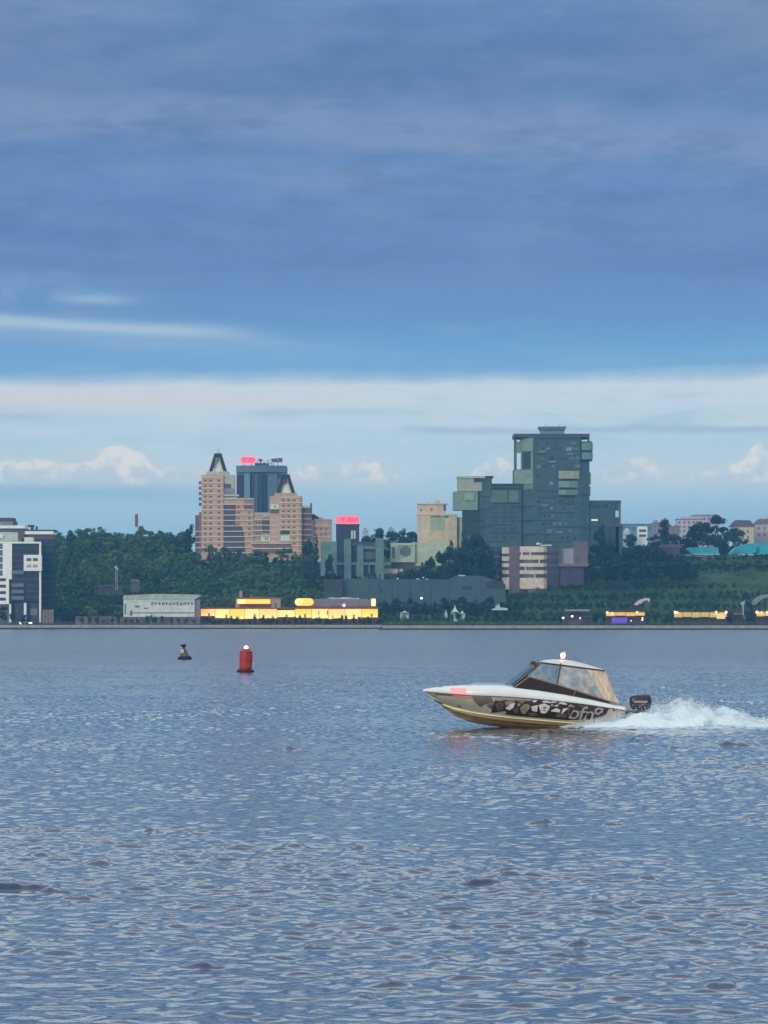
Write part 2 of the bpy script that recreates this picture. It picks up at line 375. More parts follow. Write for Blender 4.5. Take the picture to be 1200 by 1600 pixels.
def make_water():
    ys = [30.0]
    while ys[-1] < 1821: ys.append(ys[-1] * 1.00125 + 0.004)
    ys = np.array([-400, -200, -80, -20, 5, 15, 22, 26, 28] + ys)
    core = np.linspace(-0.195, 0.195, 540)
    side = 0.195 + np.cumsum(np.concatenate([0.0008 * 1.055 ** np.arange(56), 0.02 * 1.32 ** np.arange(16)]))
    ts = np.concatenate([-side[::-1], core, side])
    T, Yg = np.meshgrid(ts, ys)
    Xg = T * np.maximum(Yg, 60.0 if False else 30.0)
    Xg = np.where(Yg < 30, T * 30.0 * (1 + (30 - Yg) / 30.0), Xg)
    dyr = np.gradient(ys)[:, None] * np.ones_like(T)
    dxr = np.gradient(ts)[None, :] * np.maximum(Yg, 30)
    z, ox, oy = water_z(Xg, Yg, np.abs(dyr), dxr)
    for (cx, cy, wp, hp) in CRESTS:
        d = CZ * F / (cy - HZ); x0 = (cx - 600) * d / F; wx = wp * d / F * 0.5; h = hp * d / F * 1.0
        m = (np.abs(Yg - d) < 2.5) & (np.abs(Xg - x0) < wx * 3)
        if not m.any(): continue
        xx = Xg[m] - x0; q = xx / wx
        sl = 0.35 * math.sin(cx * 1.7)                      # crest line runs a little askew
        yy = Yg[m] - d - sl * xx - 0.06 * np.sin(q * 2.3 + cx)
        jag = 0.8 + 0.16 * np.sin(q * 4.1 + cx) + 0.1 * np.sin(q * 9.7 + cy)
        fr = max(0.05, 1.6 * d * 0.00165)
        sh = np.where(yy > 0, np.exp(-(yy / (h * 5 + 0.12)) ** 2), np.exp(-(yy / fr) ** 2))
        z[m] += 0.85 * h * np.exp(-np.abs(q * 0.95) ** 3) * sh * jag
    V = np.stack([Xg + ox, Yg + oy, z], -1).reshape(-1, 3).astype(np.float32)
    ny, nx = T.shape; i = np.arange(nx * ny, dtype=np.int32).reshape(ny, nx)
    Fq = np.stack([i[:-1, :-1], i[:-1, 1:], i[1:, 1:], i[1:, :-1]], -1).reshape(-1)
    me = bpy.data.meshes.new('water'); nf = len(Fq) // 4
    me.vertices.add(len(V)); me.vertices.foreach_set('co', V.ravel())
    me.loops.add(len(Fq)); me.loops.foreach_set('vertex_index', Fq)
    me.polygons.add(nf); me.polygons.foreach_set('loop_start', np.arange(nf, dtype=np.int32) * 4)
    me.polygons.foreach_set('use_smooth', np.ones(nf, dtype=bool))
    me.update(calc_edges=True)
    m = bpy.data.materials.new('river_water'); m.use_nodes = True; S.nt = m.node_tree; nt = m.node_tree
    b = nt.nodes['Principled BSDF']
    pass; b.inputs['IOR'].default_value = 1.42
    g = nt.nodes.new('ShaderNodeNewGeometry')
    pos = S(g.outputs['Position'])
    fb = noise(pos, 0.12, 4.0, 0.6)
    put(b.inputs['Base Color'], mixc(sstep(fb, 0.3, 0.7), lin((18, 46, 82)), lin((26, 54, 90))))
    mp = nt.nodes.new('ShaderNodeMapping'); mp.inputs['Scale'].default_value = (0.55, 1.0, 1.0); nt.links.new(pos.k, mp.inputs[0])
    sy = nt.nodes.new('ShaderNodeSeparateXYZ'); nt.links.new(pos.k, sy.inputs[0])
    far_ = sstep(S(sy.outputs[1]), 90.0, 420.0)
    h = noise(S(mp.outputs[0]), 6.0, 4.0, 0.6) * (far_ * 0.016 + 0.0065) + noise(S(mp.outputs[0]), 1.1, 4.0, 0.6) * (far_ * 0.30)
    put(b.inputs['Roughness'], far_ * 0.2 + 0.03)
    bp = nt.nodes.new('ShaderNodeBump'); bp.inputs['Strength'].default_value = 1.0; bp.inputs['Distance'].default_value = 1.0
    put(bp.inputs['Height'], h); nt.links.new(bp.outputs[0], b.inputs['Normal'])
    me.materials.append(m)
    o = bpy.data.objects.new('water', me); COL.objects.link(o); o['kind'] = 'structure'
make_water()

# ------------------------------------------------------------------ quays along the far shore
m_quay = mat('quay_concrete', (150, 158, 158), 0.9, 0.22, 0.4, streak=0.4)
m_quayd = mat('quay_dark_foot', (44, 56, 66), 0.6, 0.2, 0.5)  # darker foot of the quay wall at the waterline
def quay(label, x0, x1, yt, Y, d):
    t = thing('quay_wall', label, 'quay wall', (0.5 * (x0 + x1), Y, 0))
    zt = CZ + (HZ - yt) * Y / F
    MB().box(x0, x1, Y, Y + d, 0.85, zt).build('wall', m_quay, t)
    MB().box(x0, x1, Y - 0.3, Y + d, -2, 0.85).build('foot', m_quayd, t)
    return t
quay('pale concrete quay wall on the left, set farther back', -900, -0.9, 976.4, 1816, 6)
quay('pale concrete quay wall on the right, nearer and a little lower', -1.0, 900, 977.2, 1640, 6)
# ------------------------------------------------------------------ buildings
def grid(parent, name, m, cells, Y, d=0.12):
    """one object per window; windows of one size share a mesh"""
    base = {}
    for (x0, x1, y0, y1) in cells:
        key = (round(x1 - x0, 2), round(y1 - y0, 2))
        if key not in base:
            o = MB().px(x0, x1, y0, y1, Y - d, d + 0.05).build(name, m, parent)
            base[key] = (o, x0, y0)
        else:
            q, a, b = base[key]
            c = q.copy(); COL.objects.link(c); c.parent = parent
            c.location = q.location + (P(x0, y0, Y - d) - P(a, b, Y - d))
def root(name, label, cat, px, py, Y, group=None):
    p = P(px, py, Y); return thing(name, label, cat, (p.x, p.y, p.z), group)
def below(px, Y): return HZ + (CZ + 2.0 - min(gz((px - 600) * Y / F, Y), 200)) * F / Y     # row of a foot sunk 2 m into the ground

white = mat('white_render', (236, 245, 240), 0.7, 0.06, 0.3, streak=0.12)
palegreen = mat('pale_green_panel', (192, 216, 206), 0.7, 0.10, 0.3)
dkglass = mat('dark_blue_glass', (38, 46, 70), 0.15, 0.35, 0.25)
dkglass2 = mat('dark_teal_glass', (34, 54, 74), 0.2, 0.3, 0.2)
greypanel = mat('grey_balcony_panel', (96, 112, 132), 0.6, 0.15, 0.4)
brownwall = mat('brown_render', (104, 92, 100), 0.8, 0.12, 0.3)
redbrown = mat('red_brown_panel', (112, 74, 84), 0.8, 0.1, 0.3)
darktrim = mat('dark_trim', (50, 54, 66), 0.6, 0.1, 0.5)
# --- white framed apartment building, left edge
Y = 1850
b = root('apartment_building', 'white framed apartment block with dark glass and a projecting white box at the left edge', 'building', 30, 972, Y)
part('wall', b, white, (-40, 18.6, 847, 905), (-40, 14, 905, 944), Y=Y, d=16)
part('glass_wall', b, dkglass, (18.6, 61, 848, 940), (14.2, 18.6, 905, 940), Y=Y + 1.5, d=14)
part('facade_frame', b, white, (18.6, 64, 846.5, 849.2), (61.2, 64, 849.2, 973), Y=Y - 0.6, d=1.9)
fl = MB()
for k in range(9): fl.px(18.7, 61, 856 + k * 9.6, 857.6 + k * 9.6, Y + 1.0, 0.6)
fl.build('floor_edges', mat('slate_slab', (62, 72, 98), 0.7, 0.2, 0.5), b)
for (y0, y1) in ((891.5, 897), (911.5, 917), (921.5, 927), (931.5, 937)):
    part('balcony', b, greypanel, (18.2, 37, y0, y1), Y=Y - 0.8, d=2.2)
bx_ = part('projecting_box', b, mat('bright_white_box', (232, 238, 236), 0.6, 0.03, 0.3), (37, 64.8, 867, 892), Y=Y - 2.4, d=3.6)
grid(bx_, 'window', mat('box_window', (70, 84, 98), 0.3, 0.2, 0.5), [(41.5, 48.8, 872, 876.6), (51.5, 59, 872, 876.6)], Y - 2.4)
grid(bx_, 'window', mat('curtained_window', (158, 160, 160), 0.5, 0.25, 0.8), [(41.8, 48.8, 882, 886.6), (51.5, 58.6, 882, 886.6)], Y - 2.4)
grid(b, 'window', mat('strip_window', (52, 62, 84), 0.25, 0.2, 0.5), [(-6, 9, y, y + 4.6) for y in (903.5, 913.6, 923.6, 933.8)], Y)
grid(b, 'window', mat('mauve_window', (92, 96, 124), 0.25, 0.3, 0.4), [(-6, 4, y, y + 8.6) for y in (849, 859.5, 870, 880.5, 891)], Y)
part('roof_box', b, palegreen, (38, 52, 839.5, 846.4), Y=Y + 2, d=6)
part('column', b, white, (37.3, 41, 942, 973), Y=Y, d=1.0)
part('column', b, white, (14.2, 17.4, 944, 973), Y=Y + 0.5, d=1.0)
part('ground_floor', b, mat('recessed_ground_floor', (58, 66, 90), 0.6, 0.3, 0.3), (-40, 60, 940.2, 974), Y=Y + 4, d=10)
grid(b, 'shop_window', mat('shop_glass', (108, 126, 150), 0.3, 0.2, 0.3), [(47, 58, 951, 961)], Y + 4)
part('plinth', b, mat('green_grey_plinth', (80, 100, 102), 0.8, 0.3, 0.2), (-40, 14, 945, 974), Y=Y + 0.5, d=3)
# --- the dark block behind it
Y = 1885
b = root('apartment_building', 'dark glazed apartment block with pale roof slab standing behind the white framed block', 'building', 74, 972, Y)
part('wall', b, dkglass2, (40, 83, 842, 974), Y=Y, d=18)
fl = MB()
for k in range(11): fl.px(64, 83, 850 + k * 9.8, 851.5 + k * 9.8, Y - 0.5, 0.5)
fl.build('floor_edges', mat('blue_grey_slab', (58, 72, 96), 0.8, 0.2, 0.4), b)
part('top_storey', b, brownwall, (38.5, 83, 835, 842), Y=Y + 0.4, d=16)
part('roof_slab', b, white, (38, 83.4, 830, 834.8), Y=Y - 1.2, d=19)
part('roof', b, darktrim, (34, 85, 827.6, 829.9), Y=Y - 0.6, d=19)
part('column', b, redbrown, (28.5, 37.8, 829, 842), Y=Y - 2, d=3)
part('roof_vent', b, darktrim, (43, 53, 820.2, 823), Y=Y + 3, d=3)
part('roof_vent', b, darktrim, (48, 52, 823, 827.5), Y=Y + 3.2, d=2.4)
part('roof_vent', b, darktrim, (55.5, 58.5, 822.2, 827.5), Y=Y + 3, d=2)
# --- stepped upper block at the edge
Y = 1905
b = root('apartment_building', 'stepped pale block with a dark roof pavilion showing above the white framed block', 'building', 10, 860, Y)
part('wall', b, palegreen, (-40, 28, 831, 870), Y=Y, d=16)
part('roof_slab', b, white, (-40, 39, 821, 825.6), Y=Y - 2, d=20)
part('window_band', b, mat('plum_band', (84, 86, 104), 0.6, 0.35, 0.5), (-40, 39.5, 825.8, 830.4), Y=Y - 0.8, d=16)
part('pavilion', b, mat('grey_green_pavilion', (120, 138, 146), 0.7, 0.2, 0.4), (-40, 20, 814.2, 820.8), Y=Y + 2, d=10)
part('pavilion_roof', b, mat('plum_roof', (86, 66, 84), 0.7, 0.15, 0.5), (-40, 21, 809, 814), Y=Y + 1, d=13)
part('chimney', b, darktrim, (21.5, 26.5, 815, 820.8), Y=Y + 3, d=3)
part('terrace_wall', b, white, (-40, 5, 836, 841), Y=Y - 1.2, d=1.1)

# --- beige complex with two pointed crowns
beige = mat('beige_brick', (194, 170, 148), 0.9, 0.16, 0.5, stretch=(1, 1, 3))
beige2 = mat('greyer_beige_brick', (176, 162, 148), 0.9, 0.16, 0.5)
cream = mat('cream_floor_band', (222, 203, 186), 0.8, 0.08, 0.6)
mauve = mat('mauve_brick', (112, 94, 104), 0.9, 0.2, 0.4)
bwin = mat('brown_window', (120, 100, 90), 0.35, 0.3, 0.8)
dgl = mat('slate_glazing', (76, 80, 100), 0.25, 0.3, 0.35)
crownm = mat('dark_plum_crown', (36, 28, 42), 0.6, 0.15, 0.4)
pale = mat('pale_plaster', (178, 186, 174), 0.8, 0.12, 0.5)
Y = 2150
b = root('tower_block', 'beige brick residential complex with cream floor bands and two pointed dark crowns', 'building', 395, 870, Y)
foot = 890
part('west_tower', b, beige, (315, 349, 742, foot), Y=Y, d=18)
part('west_tower_side', b, pale, (349.2, 366, 742, 776), Y=Y + 1.5, d=15)
part('loggia', b, mat('plum_loggia', (88, 78, 96), 0.5, 0.2, 0.5), (350, 361, 756, 763), Y=Y + 1.2, d=0.6)
part('loggia', b, mat('grey_loggia', (138, 132, 150), 0.6, 0.15, 0.5), (350, 366.3, 763.3, 771.5), Y=Y + 0.9, d=0.9)
part('terrace_slab', b, pale, (349.2, 373, 772.5, 775.4), Y=Y + 0.3, d=10)
part('shoulder', b, beige, (349.2, 396, 778, foot), Y=Y + 0.8, d=15)
part('shoulder_top', b, mat('mauve_grey_render', (146, 134, 142), 0.9, 0.1, 0.5), (382, 396.5, 778, 788), Y=Y + 0.4, d=3)
part('balcony', b, mat('dusky_balcony', (120, 100, 96), 0.8, 0.2, 0.5), (381, 395, 789, 795), Y=Y + 0.2, d=1.0)
part('middle_block', b, beige2, (396.2, 421, 803, foot), Y=Y + 1.6, d=14)
part('east_podium', b, beige2, (421, 440, 803, foot), Y=Y + 1.3, d=14)
part('parapet', b, pale, (396.2, 440, 800.8, 803), Y=Y + 1.8, d=14)
part('east_tower', b, beige, (421.4, 466, 775, foot), Y=Y + 0.2, d=20)
# rounded right corner of the east tower
e0 = P(466, 775, Y); e1 = P(466, foot, Y); rr = 2.4
MB().prism([(e0.x, Y + 0.2), (e0.x + rr * 0.5, Y + 0.2 + rr * 0.13), (e0.x + rr * 0.87, Y + 0.2 + rr * 0.5), (e0.x + rr, Y + 0.2 + rr), (e0.x + rr, Y + 18), (e0.x, Y + 18)], e1.z, e0.z).build('rounded_corner', beige, b)
part('west_wing', b, mauve, (305, 311, 805, foot), Y=Y + 4, d=12)
part('west_wing', b, mat('pinkish_brick', (140, 112, 112), 0.9, 0.15, 0.5), (311, 315, 800, foot), Y=Y + 3, d=13)
for k in range(5): part('balcony', b, mauve, (310.6, 315, 754 + k * 8.4 - 2, 754 + k * 8.4 + 2.2), Y=Y + 4, d=6)
part('east_wing', b, mat('dusky_brick', (104, 88, 96), 0.9, 0.2, 0.4), (471.8, 487, 793, foot), Y=Y + 5, d=12)
part('roof_rail', b, pale, (472, 486, 790.4, 791.4), (474, 474.6, 790, 793), (480, 480.6, 790, 793), Y=Y + 5.2, d=0.3)
part('roof_post', b, mauve, (484.6, 487.4, 786, 793), Y=Y + 4.8, d=2)
part('far_wing', b, mat('rose_beige_brick', (172, 150, 140), 0.9, 0.15, 0.4), (488, 518, 812, foot), Y=Y + 9, d=14)
MB().slab([(487.2, 803), (491, 803.5), (501, 809.8), (501, 811.8), (487.2, 811.8)], Y + 10, 10).build('roof', mat('dark_hip_roof', (66, 62, 78), 0.8, 0.1, 0.5), b)
for q in ((499, 505, 808.5, 811.1), (490, 518.4, 811.2, 812.8)): part('parapet', b, mat('pink_parapet', (184, 152, 138), 0.9, 0.1, 0.5), q, Y=Y + 8.6, d=1.2)
# dark glazed wedge that widens downwards
MB().slab([(347, 788), (368, 788), (367, 818), (377, 822), (381, 835), (384, foot), (338, foot), (341, 846), (349, 822)], Y + 0.1, 0.9).build('glazed_wedge', dgl, b)
part('glazed_bay', b, dgl, (409, 437, 811, 832), Y=Y + 0.9, d=1.0)
part('glazed_bay', b, mat('indigo_glass', (62, 56, 84), 0.3, 0.2, 0.3), (438, 452, 829, 837), Y=Y - 0.3, d=1.0)
part('white_panel', b, mat('white_sign_panel', (206, 224, 206), 0.6, 0.12, 1.2), (422.3, 436, 788, 795.4), Y=Y - 0.3, d=0.5)
part('loggia', b, mauve, (422.3, 436, 796, 802), Y=Y - 0.1, d=0.3)
part('white_panel', b, mat('white_sign_panel', (206, 224, 206)), (408, 423, 837.4, 846), Y=Y + 0.9, d=0.8)
part('white_panel', b, mat('white_sign_panel', (206, 224, 206)), (438.5, 453, 836.8, 845.6), Y=Y - 0.4, d=0.5)
part('sign_mark', b, mat('green_mark', (96, 140, 92), 0.7, 0.1), (413.8, 415, 838.5, 844.8), (417.8, 419, 838.5, 844.8), (415, 417.8, 841, 842.4), Y=Y + 0.82, d=0.06)
part('sign_mark', b, mat('green_mark', (96, 140, 92)), (427.6, 430.6, 790.2, 791.6), (429.4, 430.6, 791.6, 793.6), Y=Y - 0.38, d=0.06)
part('lower_terraces', b, mat('brown_terrace', (120, 100, 98), 0.8, 0.2, 0.4), (394, 455, 848, 864), Y=Y - 0.5, d=1.6)
part('roof_crest', b, pale, (411, 432, 803.5, 807.6), (414, 417, 801, 803.5), (427, 430, 801.4, 803.5), Y=Y + 0.6, d=0.8)
# cream floor bands, one piece per wing
def bands(x0, x1, y0, y1, Yb, step=8.4, h=1.25, d=0.45):
    y = y0
    while y < y1: part('floor_band', b, cream, (x0, x1, y, y + h), Y=Yb - d, d=d + 0.02); y += step
bands(314.4, 349.2, 745.4, 868, Y); bands(349.4, 396.2, 779, 868, Y - 0.1); bands(396.4, 421, 811.5, 868, Y + 0.7)
bands(436.2, 471.5, 776.4, 864, Y + 0.1); bands(421.4, 436, 812, 868, Y + 0.5); bands(304.6, 315, 830, 866, Y + 3.2); bands(472, 487, 802, 850, Y + 4.9, h=0.8)
bands(488, 518, 821, 850, Y + 8.9, h=0.9); bands(394, 455, 848, 864, Y - 0.5, step=8.2, h=1.6)
cells = [(x, x + 4.2, 749.2 + 8.4 * k, 752.4 + 8.4 * k) for k in range(13) for x in (318.5, 327, 340)]
grid(b, 'window', bwin, cells, Y)
grid(b, 'window', bwin, [(x, x + 4.2, 780.2 + 8.4 * k, 783.4 + 8.4 * k) for k in range(9) for x in (441, 449, 457.5)], Y + 0.2)
grid(b, 'window', bwin, [(x, x + 3.6, 791 + 8.4 * k, 794.2 + 8.4 * k) for k in range(6) for x in (371, 388)], Y + 0.8)
grid(b, 'window', bwin, [(x, x + 3.6, 815 + 8.4 * k, 818.4 + 8.4 * k) for k in range(3) for x in (399, 404)], Y + 1.6)
grid(b, 'window', mat('mauve_grey_window', (112, 96, 102), 0.4, 0.2), [(x, x + 3, 824.5 + 8.4 * k, 828.5 + 8.4 * k) for k in range(2) for x in (492, 500, 508)], Y + 9)
# crowns
def crown(x, y, w, h, tw, dY, spire):
    c = MB()
    yt = y - h; bw = w * 0.19
    c.slab([(x - w / 2, y), (x - tw / 2, yt), (x + tw / 2, yt), (x + w / 2, y), (x + w / 2 - bw, y), (x + tw / 2 - 1.6, yt + h * 0.45), (x + tw / 2 - 1.8, yt + h * 0.26), (x - tw / 2 + 1.8, yt + h * 0.26), (x - tw / 2 + 1.6, yt + h * 0.45), (x - w / 2 + bw, y)], Y + dY, 2.0)
    c.slab([(x - w / 2, y), (x - tw / 2, yt), (x + tw / 2, yt), (x + w / 2, y), (x + w / 2 - bw, y), (x + tw / 2 - 1.6, yt + h * 0.45), (x + tw / 2 - 1.8, yt + h * 0.26), (x - tw / 2 + 1.8, yt + h * 0.26), (x - tw / 2 + 1.6, yt + h * 0.45), (x - w / 2 + bw, y)], Y + dY + 9.0, 2.0)
    c.px(x - tw / 2, x + tw / 2, yt - 0.3, yt + 2.0, Y + dY + 1.9, 7.2)
    o = c.build('crown', crownm, b)
    part('crown_lantern', b, mat('lantern_plaster', (226, 234, 220), 0.8, 0.1, 0.6), (x - w * 0.22, x + w * 0.24, y - h * 0.42, y + 0.2, Y + dY + 2.2, 6.4), (x - w * 0.13, x + w * 0.15, y - h * 0.54, y - h * 0.42, Y + dY + 3, 4))
    part('crown_lantern', b, mat('lilac_plaster', (222, 216, 236), 0.8, 0.1, 0.6), (x - w * 0.10, x + w * 0.12, y - h * 0.72, y - h * 0.54, Y + dY + 3.4, 3))
    q = P(x, yt, Y + dY + 5)
    if spire: MB().tube([q, q + Vector((0, 0, 2.2)), q + Vector((0, 0, 5.0))], [0.95, 0.5, 0.05], 6).build('spire', mat('pale_spire', (196, 206, 218), 0.5, 0.05), b)
    st = MB()
    for sgn in (-1, 1):
        for k in range(6):
            t = k / 6; xx = x + sgn * (tw / 2 + (w / 2 - tw / 2) * t + 0.6); yy = yt + h * t
            st.px(xx - 0.5, xx + 0.5, yy + 0.5, yy + h / 6 - 0.6, Y + dY + 0.3, 1.2)
    st.build('crown_steps', mat('plum_steps', (124, 102, 124), 0.8, 0.1), b)
crown(340.5, 736.5, 28, 28, 10.5, 3, True)
part('crown_base', b, pale, (322, 357, 736.6, 741.9), Y=Y + 1.5, d=14)
crown(446.5, 770, 29, 28.5, 11, 4, False)
part('crown_base', b, beige2, (429, 463, 770.2, 774.9), Y=Y + 1.5, d=14)
part('lantern_niche', b, mat('niche_grey', (104, 112, 120), 0.8, 0.1), (444.6, 447.8, 750, 756), Y=Y + 6.1, d=0.2)

# --- blue glass tower behind
steel = mat('steel_blue_cladding', (78, 110, 134), 0.5, 0.12, 0.3)
steel2 = mat('light_steel_pillar', (102, 140, 160), 0.5, 0.1, 0.3)
Y = 2330
b = root('office_tower', 'blue glass office tower with a red sign on its roof behind the beige complex', 'building', 408, 850, Y)
def curved(x0, x1, y0, y1, Yc, bulge, d, m, name, par, n=10):
    a = P(x0, y1, Yc); c = P(x1, y0, Yc); pts = []
    for k in range(n + 1):
        t = k / n; pts.append((a.x + (c.x - a.x) * t, Yc - bulge * (1 - (2 * t - 1) ** 2)))
    pts += [(c.x, Yc + d), (a.x, Yc + d)]
    return MB().prism(pts, a.z, c.z).build(name, m, par, smooth=False)
part('wall', b, steel, (369.5, 447, 738, 880), Y=Y, d=26)
curved(369, 447.5, 727.5, 738, Y - 0.5, 3.0, 27, steel, 'top_band', b)
part('glass_panel', b, mat('indigo_glass_panel', (46, 48, 80), 0.2, 0.2, 0.1), (370, 380.6, 742, 860), Y=Y - 0.5, d=0.5)
part('pillar', b, steel2, (381.6, 390.6, 739, 860), Y=Y - 1.2, d=1.2)
curved(391.2, 417.5, 741, 860, Y - 0.3, 2.2, 0.3, mat('navy_glass', (36, 58, 92), 0.15, 0.25, 0.08), 'glass_panel', b)
part('pillar', b, steel, (418.2, 433, 739, 860), Y=Y - 0.8, d=0.8)
part('glass_panel', b, mat('navy_glass', (36, 58, 92)), (434, 446, 741, 748), Y=Y - 0.4, d=0.4)
tr = MB()
def strut(a, c, r=0.22, dY=4): tr.tube([P(*a, Y + dY), P(*c, Y + dY)], r, 5)
for (a, c) in [((400, 727), (404, 717)), ((404, 717), (410, 718)), ((404, 717), (408, 727)), ((410, 718), (405, 727)), ((410, 718), (416, 726)), ((416, 720), (426, 717)), ((416, 720), (428, 726)), ((426, 717), (441, 715.6)), ((428, 722), (441, 722)), ((426, 717), (428, 727)), ((431, 716.6), (434, 722)), ((434, 722), (437, 716)), ((437, 716), (441, 722)), ((441, 715.6), (441, 722)), ((431, 716.6), (428, 722)), ((424, 722), (424, 727)), ((434, 722), (434, 727))]:
    strut(a, c); strut(a, c, 0.2, 7)
tr.build('roof_truss', mat('mauve_truss', (122, 96, 118), 0.6, 0.1), b)
part('truss_panel', b, mat('mauve_mesh_panel', (132, 112, 134), 0.7, 0.25, 1.0), (424, 434, 717.2, 722), (434.4, 441, 716, 722), (405, 409, 717.8, 722), Y=Y + 5, d=0.4)
part('plant_room', b, steel, (398, 420, 723.5, 727.4), Y=Y + 9, d=8)
red_e = mat('red_sign_glow', (240, 80, 110), 0.5, 0, emit=(1.0, 0.115, 0.19), es=1.05)
red_d = mat('red_sign_letter', (190, 20, 50), 0.5, 0, emit=(0.80, 0.035, 0.10), es=1.0)
def capsule(x0, x1, y0, y1):
    r = (y1 - y0) / 2; c = (y0 + y1) / 2
    return [(x0 + r - r * math.sin(t), c + r * math.cos(t)) for t in [math.pi * k / 6 for k in range(7)]] + [(x1 - r + r * math.sin(t), c - r * math.cos(t)) for t in [math.pi * k / 6 for k in range(7)]]
sg = MB().slab(capsule(375, 400, 713.4, 724.2), Y + 1, 1.0).build('roof_sign', red_e, b)
part('sign_letter', sg, red_d, (379, 384, 715.5, 717), (380.8, 382.2, 717, 722), Y=Y + 0.9, d=0.1)
part('sign_letter', sg, red_d, (387, 396, 715.5, 717.2), (387, 388.6, 717.2, 722), (391, 392.4, 717.2, 722), (394.6, 396, 717.2, 722), Y=Y + 0.9, d=0.1)
part('sign_post', b, darktrim, (381, 382, 723, 728), (393, 394, 723, 728), Y=Y + 2.1, d=0.4)

# --- dark block with the red sign
teal = mat('grey_green_concrete', (98, 132, 130), 0.9, 0.16, 0.25, streak=0.25)
navy = mat('navy_cladding', (44, 48, 78), 0.6, 0.25, 0.2)
Y = 2070
b = root('office_building', 'dark navy block with a long glowing red sign along its roof edge', 'building', 543, 890, Y)
part('wall', b, navy, (525, 561, 820.5, 905), Y=Y, d=16)
part('roof_edge', b, darktrim, (524.4, 561.6, 818.8, 820.5), Y=Y - 0.4, d=16.8)
grid(b, 'window', mat('pale_tall_window', (188, 204, 192), 0.5, 0.15, 0.8), [(548.4, 551.4, 829, 842), (552.6, 555.6, 829, 842)], Y)
sg = MB().slab(capsule(523.6, 562, 806.4, 818.4), Y + 0.2, 1.0).build('roof_sign', red_e, b)
for q in ([(532.5, 538.5, 809.4, 811), (534.8, 536.4, 811, 815.6)], [(540.6, 542, 813.6, 815.8)], [(543.4, 545, 809.6, 815), (545, 548.4, 809.6, 811.2), (545, 548.4, 812.4, 813.6)], [(549.4, 550.8, 809.6, 815), (550.8, 553.6, 811.4, 813)], [(553.6, 555, 809.6, 815)], [(556.8, 559.4, 809.4, 810.8), (558, 559.4, 810.8, 815.4)]):
    part('sign_letter', sg, red_d, *q, Y=Y + 0.1, d=0.1)
# --- grey green structure with pylons in front of it
Y = 2040
b = root('concrete_building', 'grey green concrete building with square pylons below the red sign', 'building', 550, 895, Y)
part('wall', b, mat('dark_recess_wall', (52, 62, 76), 0.8, 0.25, 0.2), (526, 598, 846, 900), Y=Y + 3, d=10)
part('side_wall', b, teal, (501, 526.5, 846, 900), Y=Y + 2, d=12)
for (x0, x1, y0) in ((537.6, 548.6, 842), (586.8, 599.6, 841), (558, 568, 852)):
    part('pylon', b, teal, (x0, x1, y0, 905), Y=Y, d=3)
part('beam', b, teal, (526.6, 610, 878.6, 882.6), Y=Y + 0.6, d=3)
part('beam', b, mat('slate_beam', (62, 78, 88), 0.8, 0.2, 0.3), (548.8, 586.6, 848, 853), Y=Y + 0.8, d=3)
part('beam', b, teal, (568.2, 586.6, 853.2, 858), Y=Y + 0.9, d=2)
part('screen_wall', b, mat('grey_blue_screen', (78, 92, 104), 0.7, 0.25, 0.4), (569, 586, 862, 874), Y=Y + 1.8, d=1)
for x in (556.5, 565, 576, 586): part('column', b, teal, (x, x + 2.2, 882.8, 900), Y=Y + 0.7, d=1)
part('side_step', b, palegreen, (496, 501.2, 872, 876), Y=Y + 4, d=2)
# --- cream building with the round window and its taller part
creamw = mat('cream_plaster', (206, 198, 166), 0.9, 0.14, 0.2, streak=0.3)
creamg = mat('greenish_cream_plaster', (178, 196, 172), 0.9, 0.12, 0.2, streak=0.2)
Y = 2060
b = root('cream_building', 'low pale green building with a large dark round window in its square front', 'building', 640, 890, Y)
part('wall', b, creamg, (646, 700, 848, 884), Y=Y + 1, d=14)
part('front_frame', b, creamg, (610, 622, 848.5, 878.5), (622, 645, 848.5, 852), (622, 645, 874, 878.5), (645, 648, 848.5, 878.5), Y=Y - 2, d=6)
part('front_panel', b, mat('pale_sage_panel', (166, 184, 166), 0.9, 0.1, 0.3), (622, 645, 852, 874), Y=Y - 1.2, d=4)
c0 = P(633.5, 861.5, Y - 1.2); mw = MB()
mw.add([(c0.x, c0.y - 0.12, c0.z)] + [(c0.x + 3.6 * math.cos(t), c0.y - 0.12, c0.z + 3.5 * math.sin(t)) for t in [2 * math.pi * k / 24 for k in range(24)]], [(0, 1 + k, 1 + (k + 1) % 24) for k in range(24)])
mw.build('round_window', mat('slate_round_glass', (84, 108, 120), 0.2, 0.2, 0.4), b)
part('side_window', b, mat('slate_round_glass', (84, 108, 120)), (612.4, 617, 855, 872), Y=Y - 2.1, d=0.15)
part('plinth', b, mat('mauve_grey_plinth', (88, 84, 92), 0.9, 0.2, 0.3), (612, 648, 878.7, 892), Y=Y, d=6)  # mauve grey plinth under the square front
part('terrace_wall', b, creamw, (598, 622, 888.5, 896), Y=Y - 8, d=1)
part('terrace_wall', b, creamg, (624, 630, 889, 893), Y=Y - 8, d=1)
Y = 2085
b = root('cream_building', 'tall cream plastered building with a stepped parapet right of the round window building', 'building', 683, 880, Y)
part('wall', b, creamw, (652.5, 714, 804, 900), Y=Y, d=16)
part('top_storey', b, mat('warm_cream_plaster', (210, 196, 170), 0.9, 0.1, 0.2, streak=0.2), (652.5, 697, 787.6, 803.4), Y=Y + 0.4, d=12)
part('cornice', b, mat('warm_cream_plaster', (210, 196, 170)), (651.8, 714.6, 803.2, 805.2), (651.8, 700, 786.4, 788), Y=Y - 0.4, d=13)
for q in ((668, 673, 783.4, 786.4), (679, 688, 782.4, 786.4), (682.6, 684.4, 779.4, 782.4)): part('parapet', b, mat('warm_cream_plaster', (210, 196, 170)), q, Y=Y + 1, d=4)
